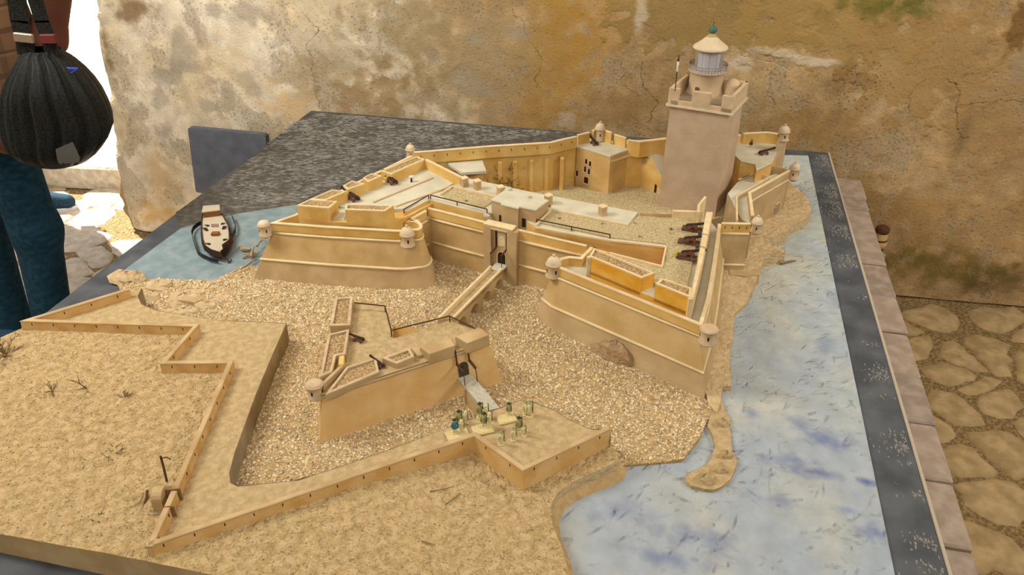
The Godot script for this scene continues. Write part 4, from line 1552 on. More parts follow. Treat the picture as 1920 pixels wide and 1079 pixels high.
# ---------------------------------------------------------------- curtain, gate house and barracks terraces
func build_curtain() -> void:
	var o := thing("curtain_wall", "straight ochre curtain wall with gatehouse and chimneyed terraces between the two bastions", "wall", P(950, 470, 0.0))
	var left := L([803, 409, 912, 437], U)
	var right := L([973, 451, 1030, 465, 1098, 481], U)
	# body of the curtain
	var body := PackedVector2Array([left[0], left[1], right[0], right[2]])
	var rear := LH([1178, 424, TL, 1197, 400, TL, 1062, 374, TL, 880, 336, TL, 848, 350, TL])
	body.append_array(rear)
	var st := new_st()
	sides(st, body, 0.004, body, WK)
	cap_around(st, body, yard_hole(), WK)
	part(o, "lower_wall", st, M.plaster_y)
	for q in [left, right]:
		for h in [0.060, U]:
			st = new_st(true)
			var pts := []
			for v in off(q, 0.001):
				pts.append(v3(v, h))
			tube(st, pts, 0.0032, 8)
			part(o, "cordon", st, M.coping)
		parapet(o, q, U, PT, 0.006, M.ochre)
	# terraces behind the walk
	var tp := LH([757, 398, TL, 804.5, 374.4, TL, 850, 386, TL, 913, 401, TL, 935, 396, TL, 985, 412, TL, 1002, 424, TL, 1075, 437, TL, 1143, 449, TL, 1250, 461, TL, 1199, 400, TL, 1062, 373.5, TL, 880, 335, TL, 852, 348, TL, 806, 366, TL])
	st = new_st()
	sides(st, tp, 0.06, tp, TL - 0.001)
	part(o, "upper_wall", st, M.ochre)
	st = new_st()
	cap(st, tp, TL - 0.001)
	part(o, "terrace_floor", st, M.terrace)
	for q in [L([830, 372, 848, 352, 936, 371, 906, 391], TL), L([1015, 420, 1036, 396, 1178, 423, 1200, 401, 1249, 459, 1143, 446], TL)]:
		st = new_st()
		terrain(st, q, 0.012, func(v: Vector2) -> float: return TL + 0.0012 + nz.get_noise_2dv(v * 3.0) * 0.0012, TL - 0.002)
		part(o, "gravel_bed", st, M.gravel_floor)
		scatter(o, "loose_grit", q, func(_p: Vector2) -> float: return TL + 0.001, 350, 0.0008, 0.002, [Color(0.36, 0.28, 0.16), Color(0.74, 0.64, 0.44)])
	# plastered roof strips of the barracks with chimneys
	slab(o, "barrack_roof", L([848, 349, 880, 334.5, 960, 351.5, 936, 370], TL + 0.005), TL - 0.002, TL + 0.005, M.terrace)
	slab(o, "barrack_roof", L([1034, 393.5, 1030, 366, 1197, 398, 1178, 421], TL + 0.005), TL - 0.002, TL + 0.005, M.terrace)
	for q in [[871, 350], [895, 355.5], [939, 367], [1028, 383], [1129.5, 404]]:
		chimney(o, q[0], q[1], TL + 0.004)
	# kerbs round the gravel beds
	st = new_st()
	for q in [[848, 350.5, 936, 371], [848, 350.5, 826, 365], [1034, 394, 1178, 423], [1034, 394, 1004, 424]]:
		bar(st, P(q[0], q[1], TL + 0.003), P(q[2], q[3], TL + 0.003), 0.004, 0.006)
	part(o, "kerb", st, M.coping)
	# railings
	var r1 := [P(757, 393, TL + 0.01), P(803.5, 366.5, TL + 0.010)]
	rail(o, r1, 0.010, [0, 1])
	var r2 := [P(807, 366, TL + 0.010), P(857, 378.5, TL + 0.010), P(913, 392.5, TL + 0.010)]
	rail(o, r2, 0.010, [0, 1, 2])
	var r3 := [P(1006, 412, TL + 0.010), P(1072, 425.5, TL + 0.010), P(1144, 440, TL + 0.010)]
	rail(o, r3, 0.010, [0, 1, 2])
	# gate house
	var g := LH([921.5, 374.8, 0.197, 941.5, 379.8, 0.197, 940, 383, 0.197, 971.5, 390.5, 0.197, 973.5, 387.5, 0.197, 1003.7, 393.5, 0.197, 1027.5, 376, 0.197, 946.6, 357.5, 0.197])
	st = new_st()
	sides(st, g, WK - 0.02, g, 0.195)
	var gh := part(o, "gatehouse", st, M.plaster)
	slab(gh, "roof", inset(g, -0.0015), 0.194, 0.198, M.terrace)
	for q in [[0, 1, 0.84, 0.007, 0.016], [4, 5, 0.30, 0.009, 0.022]]:
		var da := v3(g[q[0]], 0.0)
		var db := v3(g[q[1]], 0.0)
		var ddx := (db - da).normalized()
		var ddn := Vector3(-ddx.z, 0, ddx.x)
		st = new_st()
		box(st, Transform3D(Basis(ddx, Vector3.UP, ddn), da.lerp(db, q[2]) + Vector3(0, 0.147 + q[4] * 0.5, 0)), Vector3(q[3], q[4], 0.003), 0.0004)
		part(gh, "doorway", st, M.dark)
	st = new_st(true)
	lathe(st, [0.0001, 0.003, 0.004, 0.003, 0.005, 0.001, 0.005, 0.0], P(994, 371, 0.198), 12)
	part(gh, "hatch", st, M.plaster)
	# steps at the left of the gate
	for k in 4:
		st = new_st()
		box(st, at(P(913 + k * 3.5, 405 + k * 4.2, TL - 0.004 - k * 0.006), -0.45), Vector3(0.016, 0.006, 0.007))
		part(o, "step", st, M.terrace)
	# the gate front: two pilasters, lintel, drawbridge slots, arched door
	var a := P(912, 437, U)
	var b := P(973, 451, U)
	var dx := (b - a).normalized()
	var dn := Vector3(-dx.z, 0, dx.x)
	var w := a.distance_to(b)
	var tr := func(s: float, h: float, out: float) -> Transform3D: return Transform3D(Basis(dx, Vector3.UP, dn), Vector3(a.x, TABLE + h, a.z) + dx * s + dn * out)
	var slab_top := 0.152
	st = new_st()
	box(st, tr.call(w * 0.11, slab_top * 0.5, 0.004), Vector3(w * 0.24, slab_top, 0.022), 0.001)
	box(st, tr.call(w * 0.86, slab_top * 0.5, 0.004), Vector3(w * 0.30, slab_top, 0.022), 0.001)
	part(o, "pilaster", st, M.plaster)
	st = new_st()
	box(st, tr.call(w * 0.48, slab_top * 0.5, -0.004), Vector3(w * 0.7, slab_top, 0.016), 0.0005)
	part(o, "gate_wall", st, M.plaster)
	st = new_st()
	box(st, tr.call(w * 0.45, 0.156, 0.004), Vector3(w * 0.88, 0.004, 0.024), 0.001)
	box(st, tr.call(w * 0.45, 0.149, 0.004), Vector3(w * 0.82, 0.008, 0.021), 0.001)
	part(o, "cornice", st, M.coping)
	st = new_st()
	for s in [0.335, 0.665]:
		box(st, tr.call(w * s, 0.120, 0.0045), Vector3(0.0035, 0.044, 0.004), 0.0004)
	part(o, "beam_slots", st, M.dark)
	st = new_st()
	box(st, tr.call(w * 0.5, 0.118, 0.0045), Vector3(w * 0.22, 0.034, 0.002), 0.0006)
	var pn := part(o, "panel", st, M.coping)
	st = new_st(true)
	lathe(st, [0.0001, 0.0, 0.0030, 0.0005, 0.0038, -0.001], Vector3.ZERO, 10)
	var crest := part(pn, "crest", st, M.paint_white)
	crest.transform = pn.global_transform.affine_inverse() * (tr.call(w * 0.5, 0.124, 0.0055) * Transform3D(Basis(Vector3.RIGHT, PI / 2), Vector3.ZERO))
	# arched door
	st = new_st()
	var arch := [Vector2(-0.0105, 0.052), Vector2(0.0105, 0.052)]
	for k in 9:
		var t := PI * k / 8.0
		arch.append(Vector2(0.0105 * cos(t), 0.076 + 0.0105 * sin(t)))
	for k in range(1, arch.size() - 1):
		var f := func(v: Vector2) -> Vector3: return tr.call(w * 0.5 + v.x, v.y, 0.0046).origin
		tri(st, f.call(arch[0]), f.call(arch[k]), f.call(arch[k + 1]))
	part(o, "gate_opening", st, M.dark)
	st = new_st()
	for k in 8:
		var f := func(t: float, r: float, out: float) -> Vector3: return tr.call(w * 0.5 + r * cos(t), 0.076 + r * sin(t), out).origin
		quad(st, f.call(PI * k / 8.0, 0.0105, 0.0066), f.call(PI * k / 8.0, 0.0125, 0.0066), f.call(PI * (k + 1) / 8.0, 0.0125, 0.0066), f.call(PI * (k + 1) / 8.0, 0.0105, 0.0066))
	for s in [-0.0115, 0.0115]:
		box(st, tr.call(w * 0.5 + s, 0.064, 0.0055), Vector3(0.002, 0.026, 0.003), 0.0003)
	part(o, "door_frame", st, M.coping)
	# drawbridge beams, chains and deck
	for s in [0.335, 0.665]:
		st = new_st()
		bar(st, tr.call(w * s, 0.098, 0.003).origin, tr.call(w * s, 0.094, 0.036).origin, 0.0035, 0.0035)
		part(o, "drawbridge_beam", st, M.wood_dark)
		st = new_st()
		tube(st, [tr.call(w * s, 0.094, 0.034).origin, tr.call(w * s, 0.074, 0.035).origin, tr.call(w * s, 0.054, 0.034).origin], 0.0008, 5)
		part(o, "chain", st, M.rail)
	st = new_st()
	box(st, tr.call(w * 0.5, 0.0525, 0.021), Vector3(w * 0.36, 0.003, 0.034), 0.0006)
	part(o, "drawbridge_deck", st, M.terrace)

# ---------------------------------------------------------------- rear enceinte and casemates
func build_rear() -> void:
	var RW := 0.165
	var RP := 0.199
	var o := thing("rear_wall", "long ochre rear wall with buttresses and musket loops facing the dark sea", "wall", P(960, 300, 0.0))
	var line := L([776, 284, 918, 272.6, 1031, 265.6, 1058, 259, 1080, 254.5], RP)
	var inner := L([1083, 273.5, 1057, 279, 1036, 283, 894, 291.5, 800, 300], RW)
	var body := line.duplicate()
	body.append_array(inner)
	var st := new_st()
	sides(st, body, 0.0, body, RW)
	part(o, "courtyard_wall", st, M.ochre)
	st = new_st()
	cap(st, body, RW)
	part(o, "wall_walk", st, M.coping)
	parapet2(o, line, RW, RP, 0.007, 13)
	# buttresses
	for q in [[938, 301], [966, 299], [997, 297], [1025.5, 294.5], [1054, 293.5]]:
		var top := P(q[0], q[1], 0.150)
		st = new_st()
		box(st, at(top + Vector3(0.0, -0.048, 0.006), -0.05), Vector3(0.011, 0.096, 0.022), 0.001)
		part(o, "buttress", st, M.ochre)
	slab(o, "shed_roof", L([834, 302, 904, 298, 912, 320, 866, 323.5], 0.160), 0.152, 0.160, M.terrace)
	slab(o, "shed_wall", L([846, 302, 900, 300, 906, 318, 870, 321], 0.152), 0.05, 0.152, M.ochre)
	# courtyard floor
	st = new_st()
	var yard := LH([870, 345, CY, 912, 330, CY, 1060, 345, CY, 1130, 362, CY, 1187, 347, CY, 1240, 350, CY, 1385, 330, CY, 1400, 400, CY, 1330, 412, CY, 1190, 420, CY, 1060, 395, CY])
	terrain(st, yard, 0.015, func(v: Vector2) -> float: return CY + nz.get_noise_2dv(v * 2.0) * 0.003, 0.0)
	part(o, "courtyard_floor", st, M.gravel_floor)
	scatter(o, "loose_grit", yard, func(_p: Vector2) -> float: return CY + 0.001, 900, 0.001, 0.003, [Color(0.36, 0.28, 0.16), Color(0.74, 0.64, 0.44)])
	# second stretch: casemate bastion with flat white roof
	var c := thing("casemate_block", "flat roofed casemate with small windows between rear wall and lighthouse tower", "building", P(1130, 340, 0.0))
	var roof := L([1082, 273.5, 1100, 262, 1124, 256.6, 1150, 268, 1178.5, 280.6, 1144.5, 292.5], 0.168)
	st = new_st()
	sides(st, roof, 0.0, roof, 0.166)
	part(c, "walls", st, M.casemate)
	slab(c, "roof", inset(roof, -0.001), 0.164, 0.169, M.terrace)
	st = new_st()
	bar(st, P(1146, 302.5, 0.150), P(1183, 291, 0.150), 0.006, 0.005)
	part(c, "string_course", st, M.coping)
	var fa := v3(roof[0], 0.0)
	var fb := v3(roof[5], 0.0)
	var dx := (fb - fa).normalized()
	var dn := Vector3(-dx.z, 0, dx.x)
	var fw := fa.distance_to(fb)
	for q in [[0.30, 0.130, 0.006, 0.014], [0.42, 0.127, 0.006, 0.014], [0.28, 0.106, 0.006, 0.016], [0.40, 0.103, 0.006, 0.016], [0.33, 0.074, 0.013, 0.018], [0.04, 0.086, 0.006, 0.016]]:
		st = new_st()
		var tr := Transform3D(Basis(dx, Vector3.UP, dn), fa + dx * fw * q[0] + dn * 0.0004 + Vector3(0, q[1], 0))
		box(st, tr, Vector3(q[2], q[3], 0.0016), 0.0003)
		var wd := part(c, "window", st, M.dark)
		st = new_st()
		box(st, tr * Transform3D(Basis(), Vector3(0, -q[3] * 0.5 - 0.001, 0.001)), Vector3(q[2] * 1.4, 0.002, 0.004), 0.0004)
		box(st, tr * Transform3D(Basis(), Vector3(-q[2] * 0.62, 0, 0.0006)), Vector3(0.0015, q[3], 0.002), 0.0002)
		part(wd, "sill", st, M.coping)
	parapet2(c, L([1082, 252, 1103.5, 247], RP), 0.165, RP, 0.006, 0)
	parapet2(c, L([1110, 244, 1117, 240, 1128.5, 240, 1149, 248], 0.203), 0.165, 0.203, 0.006, 0)
	parapet2(c, L([1154, 251, 1175.5, 257.5], RP), 0.165, RP, 0.006, 0)
	parapet2(c, L([1179, 261, 1200, 264, 1249, 259, 1290, 262], 0.197), 0.150, 0.197, 0.006, 0)
	sentry(c, P(1124, 262, 0.172), 0.0135, 0.048, 0.0)
	# wall on to the tower
	st = new_st()
	var wl := L([1166, 284, 1222, 279, 1250, 276, 1290, 274, 1290, 262, 1249, 258, 1200, 263, 1168, 262], 0.165)
	sides(st, wl, 0.0, wl, 0.165)
	part(c, "link_wall", st, M.ochre)
	st = new_st()
	cap(st, wl, 0.165)
	part(c, "link_walk", st, M.coping)
	# gabled chapel against the tower
	var h := thing("gabled_house", "small ochre house with pitched white roof leaning on the lighthouse tower", "house", P(1215, 350, CY))
	var ga := P(1191, 345, CY)
	var gb := P(1238, 366, CY)
	var gd := (gb - ga).normalized()
	var gn := Vector3(gd.z, 0, -gd.x)      # back
	var eave := 0.052
	var apex := 0.098
	var q0 := [ga, gb, gb + Vector3(0, eave, 0), ga.lerp(gb, 0.5) + Vector3(0, apex, 0), ga + Vector3(0, eave, 0)]
	st = new_st()
	for k in [[0, 1, 2], [0, 2, 3], [0, 3, 4]]:
		tri(st, q0[k[0]], q0[k[1]], q0[k[2]])
	var back := gn * 0.10
	quad(st, q0[1], q0[1] + back, q0[2] + back, q0[2])
	quad(st, q0[0] + back, q0[0], q0[4], q0[4] + back)
	part(h, "walls", st, M.ochre)
	st = new_st()
	for k in [[2, 3], [3, 4]]:
		var ra: Vector3 = q0[k[0]]
		var rb: Vector3 = q0[k[1]]
		var lift := Vector3(0, 0.003, 0)
		quad(st, ra - gn * 0.002, rb - gn * 0.002, rb - gn * 0.002 + lift, ra - gn * 0.002 + lift)
		quad(st, ra - gn * 0.002 + lift, rb - gn * 0.002 + lift, rb + back + lift, ra + back + lift)
	part(h, "roof", st, M.terrace)
	st = new_st()
	var dc := ga.lerp(gb, 0.80) - gn * 0.0006
	var dp := [dc - gd * 0.004, dc + gd * 0.004]
	for k in 7:
		var t := PI * k / 6.0
		dp.append(dc + gd * 0.004 * cos(t) + Vector3(0, 0.022 + 0.004 * sin(t), 0))
	for k in range(1, dp.size() - 1):
		tri(st, dp[0], dp[k], dp[k + 1])
	part(h, "arched_door", st, M.dark)

# parapet seen from inside: the line is its outer face
func parapet2(o: Node3D, line: PackedVector2Array, h0: float, h1: float, t: float, loops: int) -> void:
	var l := line.duplicate()
	l.reverse()
	parapet(o, l, h0, h1, t, M.ochre, loops, true)

# ---------------------------------------------------------------- lighthouse tower
func build_tower() -> void:
	var h1 := 0.335
	var o := thing("lighthouse_tower", "tall square pinkish lighthouse tower with round glazed lantern room", "lighthouse", P(1300, 390, CY))
	var a := v2(P(1257, 197.5, h1))
	var b := v2(P(1367.5, 214.5, h1))
	var c := v2(P(1393.5, 186.5, h1))
	var d := a + c - b
	var top := PackedVector2Array([a, b, c, d])
	var low := off(top, -0.004, true) if area(top) < 0.0 else off(top, 0.004, true)
	low = inset(top, -0.004)
	var st := new_st()
	sides(st, low, 0.02, top, h1)
	cap(st, top, h1)
	part(o, "shaft", st, M.tower)
	# overhanging cornice and notched parapet
	var ou := inset(top, -0.006)
	var pt := 0.381
	var inr := inset(ou, 0.009)
	var tw: Material = M.sentry
	st = new_st()
	sides(st, inset(top, -0.0095), h1, inset(top, -0.0095), h1 + 0.005)
	cap(st, inset(top, -0.0095), h1, false)
	cap(st, inset(top, -0.0095), h1 + 0.005)
	part(o, "cornice", st, M.sentry_dome)
	st = new_st()
	cap(st, inr, h1 + 0.010)
	sides(st, inr, h1, inr, h1 + 0.010)
	part(o, "lantern_deck", st, M.scarp)
	var seg := func(s: SurfaceTool, p: Vector2, q: Vector2, t0: float, t1: float, ha: float, hb: float) -> void:
		var u := p.lerp(q, t0)
		var v := p.lerp(q, t1)
		var dr := (q - p).normalized()
		var nr := Vector2(-dr.y, dr.x)
		var ctr := (u + v) * 0.5 - nr * 0.0045
		box(s, Transform3D(Basis(Vector3(dr.x, 0, dr.y), Vector3.UP, Vector3(nr.x, 0, nr.y)), v3(ctr, (ha + hb) * 0.5)), Vector3(u.distance_to(v), hb - ha, 0.009), 0.001)
	st = new_st()
	seg.call(st, ou[0], ou[1], 0.0, 0.17, h1 + 0.004, pt)
	seg.call(st, ou[0], ou[1], 0.37, 0.66, h1 + 0.004, pt)
	seg.call(st, ou[0], ou[1], 0.83, 1.0, h1 + 0.004, pt)
	seg.call(st, ou[0], ou[1], 0.0, 1.0, h1 + 0.004, h1 + 0.016)
	seg.call(st, ou[1], ou[2], 0.0, 1.0, h1 + 0.004, pt)
	seg.call(st, ou[2], ou[3], 0.0, 1.0, h1 + 0.004, pt)
	seg.call(st, ou[3], ou[0], 0.0, 1.0, h1 + 0.004, pt)
	part(o, "parapet", st, tw)
	# lantern
	var cc := P(1321.5, 172, 0.345)
	st = new_st(true)
	lathe(st, [0.0485, 0.0, 0.0475, 0.003, 0.0440, 0.012, 0.0425, 0.050, 0.0460, 0.054, 0.0485, 0.056, 0.0485, 0.059, 0.0001, 0.059], cc, 40)
	var dr := part(o, "lantern_drum", st, tw)
	st = new_st()
	var ring := func(r: float, y: float) -> Array:
		var p := []
		for k in 37:
			p.append(cc + Vector3(cos(TAU * k / 36) * r, y, sin(TAU * k / 36) * r))
		return p
	tube(st, ring.call(0.047, 0.073), 0.0007, 5)
	tube(st, ring.call(0.047, 0.066), 0.0006, 5)
	for k in 36:
		var p := cc + Vector3(cos(TAU * k / 36) * 0.047, 0, sin(TAU * k / 36) * 0.047)
		tube(st, [p + Vector3(0, 0.058, 0), p + Vector3(0, 0.073, 0)], 0.0006, 4)
	part(dr, "gallery_railing", st, flat(c8(70, 62, 60), 0.5))
	var glass := StandardMaterial3D.new()
	glass.transparency = BaseMaterial3D.TRANSPARENCY_ALPHA
	glass.albedo_color = Color(0.82, 0.82, 0.85, 0.25)
	glass.roughness = 0.08
	st = new_st(true)
	lathe(st, [0.0495, 0.058, 0.0505, 0.076], cc, 40)
	part(dr, "plastic_gallery", st, glass)
	st = new_st(true)
	lathe(st, [0.0355, 0.059, 0.0355, 0.112], cc, 40)
	part(o, "lantern_glass", st, glass)
	st = new_st(true)
	lathe(st, [0.027, 0.059, 0.027, 0.112], cc, 30)
	part(o, "lantern_core", st, flat(c8(196, 190, 192), 0.35, 0.0))
	st = new_st()
	for k in 12:
		var p := cc + Vector3(cos(TAU * k / 12 + 0.2) * 0.0345, 0, sin(TAU * k / 12 + 0.2) * 0.0345)
		tube(st, [p + Vector3(0, 0.059, 0), p + Vector3(0, 0.112, 0)], 0.0007, 5)
	part(o, "glazing_bars", st, flat(c8(120, 112, 112), 0.5))
	st = new_st(true)
	lathe(st, [0.036, 0.110, 0.0425, 0.111, 0.0440, 0.114, 0.0430, 0.117, 0.036, 0.122, 0.024, 0.131, 0.015, 0.139, 0.0085, 0.142, 0.0001, 0.143], cc, 40)
	var rf := part(o, "lantern_roof", st, M.sentry_dome)
	st = new_st(true)
	lathe(st, [0.011, 0.140, 0.011, 0.145, 0.006, 0.146, 0.005, 0.150], cc, 20)
	part(rf, "vent_base", st, M.plaster)
	st = new_st(true)
	var pr := []
	for k in 11:
		var t := -PI / 2 + PI * k / 10.0
		pr.append_array([maxf(0.0001, 0.0105 * cos(t)), 0.158 + 0.0105 * sin(t)])
	lathe(st, pr, cc, 20)
	part(rf, "vent_ball", st, mat(c8(66, 104, 96), c8(96, 128, 116), 0.03, bump_rough, 0.1, 0.8, 0.03, 55))
	st = new_st()
	tube(st, [cc + Vector3(0, 0.166, 0), cc + Vector3(0, 0.178, 0)], 0.0008, 5)
	part(rf, "spike", st, M.iron)
	# stair head dome beside the lantern
	var sc := P(1371, 178, 0.345)
	st = new_st(true)
	pr = [0.0195, 0.0, 0.0195, 0.024]
	for k in range(1, 9):
		var t := PI * 0.5 * k / 8.0
		pr.append_array([0.0195 * cos(t) + 0.0001, 0.024 + 0.018 * sin(t)])
	lathe(st, pr, sc, 24)
	part(o, "stair_dome", st, tw)
	st = new_st()
	box(st, at(cc + Vector3(-0.030, 0.012, 0.036), -0.7), Vector3(0.009, 0.022, 0.004), 0.0005)
	part(o, "lantern_door", st, M.wood_plank)
	# furled flag on a short dark pole
	var f := thing("flagpole", "thin dark flagpole with furled white flag on the lighthouse tower's corner", "flagpole", P(1265.5, 171, pt))
	st = new_st()
	tube(st, [Vector3.ZERO, Vector3(0, 0.088, 0)], 0.0012, 6)
	part(f, "pole", st, M.iron, true)
	st = new_st(true)
	lathe(st, [0.001, 0.048, 0.0024, 0.050, 0.0020, 0.058, 0.0028, 0.066, 0.0022, 0.072, 0.0008, 0.073], Vector3.ZERO, 10)
	part(f, "furled_flag", st, M.paint_white, true)
	st = new_st(true)
	lathe(st, [0.001, 0.074, 0.003, 0.076, 0.003, 0.078, 0.001, 0.080], Vector3.ZERO, 8)
	part(f, "truck", st, M.iron, true)

# ---------------------------------------------------------------- rear battery and low battery on the coast
func build_battery() -> void:
	var o := thing("rear_battery", "white floored gun battery with tall corner turret behind the lighthouse tower", "battery", P(1420, 290, 0.0))
	var RW := 0.165
	var fl := L([1372, 270, 1416, 262, 1458, 264, 1462, 275, 1447, 306, 1418, 320, 1416, 308, 1389, 302, 1374, 288], RW)
	var st := new_st()
	sides(st, fl, 0.0, fl, RW - 0.002)
	part(o, "retaining_wall", st, M.ochre)
	slab(o, "battery_floor", fl, RW - 0.004, RW, M.terrace)
	parapet2(o, L([1366, 252, 1383, 251, 1386, 250], 0.197), RW, 0.195, 0.007, 0)
	parapet2(o, L([1393, 249, 1397.4, 248.6, 1436, 246.5, 1462, 249.8], 0.197), RW, 0.197, 0.007, 0)
	# battered corner pier that carries the turret
	var p0 := L([1440, 310, 1467, 309, 1474, 296, 1462, 270], 0.09)
	p0 = PackedVector2Array([v2(P(1443, 308, 0.13)), v2(P(1467, 309, 0.11)), v2(P(1470, 300, 0.11)), v2(P(1456, 296, 0.13))])
	var p1 := PackedVector2Array([v2(P(1458, 262, 0.200)), v2(P(1475, 262, 0.200)), v2(P(1476, 257, 0.200)), v2(P(1461, 256, 0.200))])
	st = new_st()
	sides(st, p0, 0.01, p0, 0.10)
	sides(st, p0, 0.10, p1, 0.200)
	cap(st, p1, 0.200)
	part(o, "corner_pier", st, M.sentry)
	sentry(o, P(1467.5, 262, 0.196), 0.0145, 0.034, 0.0)
	st = new_st()
	strip(st, L([1441, 309, 1482, 319], 0.150), 0.02, 0.150, 0.005)
	part(o, "link_wall", st, M.plaster)
	var c := thing("coast_battery", "low angular seaward battery with arched opening on the coast rocks", "battery", P(1440, 360, 0.0))
	var line := L([1414, 404, 1408, 361, 1481, 320], PT)
	var rest := LH([1478, 316, WK, 1440, 330, WK, 1416, 325, WK, 1381, 342, WK, 1364, 362, WK, 1389, 410, WK])
	var all := line.duplicate()
	all.append_array(rest)
	st = new_st()
	sides(st, all, 0.0, all, WK - 0.003)
	part(c, "wall", st, M.plaster)
	slab(c, "floor", inset(all, 0.001), WK - 0.004, WK, M.terrace)
	parapet(c, line, U, PT, 0.006, M.plaster)
	st = new_st(true)
	var pts := []
	for p in off(line, 0.001):
		pts.append(v3(p, U))
	tube(st, pts, 0.0026, 8)
	part(c, "cordon", st, M.coping)
	st = new_st()
	strip(st, L([1384, 412, 1383, 367, 1444, 331, 1416, 320], 0.142), WK, 0.142, 0.004)
	part(c, "inner_kerb", st, M.coping)
	st = new_st()
	var ra := P(1408, 366, 0.04)
	for k in 3:
		bar(st, P(1385 + k * 5, 337 - k * 2, WK + 0.003), P(1399 + k * 6, 332 - k * 2, WK + 0.003), 0.004, 0.004)
	part(c, "roof_beams", st, M.coping)
	sentry(c, P(1487, 334, 0.112), 0.0135, 0.040, -0.5)
	# arched opening
	var e0 := v3(line[1], 0.0)
	var e1 := v3(line[2], 0.0)
	var dx := (e1 - e0).normalized()
	var dn := Vector3(-dx.z, 0, dx.x)
	var fw := e0.distance_to(e1)
	var ar := [Vector2(-0.011, 0.03), Vector2(0.011, 0.03)]
	for k in 9:
		var t := PI * k / 8.0
		ar.append(Vector2(0.011 * cos(t), 0.056 + 0.012 * sin(t)))
	st = new_st()
	for k in range(1, ar.size() - 1):
		var f := func(v: Vector2) -> Vector3: return e0 + dx * (fw * 0.83 + v.x) + dn * 0.0008 + Vector3(0, v.y, 0)
		tri(st, f.call(ar[0]), f.call(ar[k]), f.call(ar[k + 1]))
	part(c, "arched_opening", st, M.scarp)
	st = new_st(true)
	pts = []
	for k in 9:
		var t := PI * k / 8.0
		pts.append(e0 + dx * (fw * 0.83 + 0.012 * cos(t)) + dn * 0.001 + Vector3(0, 0.056 + 0.013 * sin(t), 0))
	tube(st, pts, 0.0016, 6)
	part(c, "arch_rim", st, M.coping)

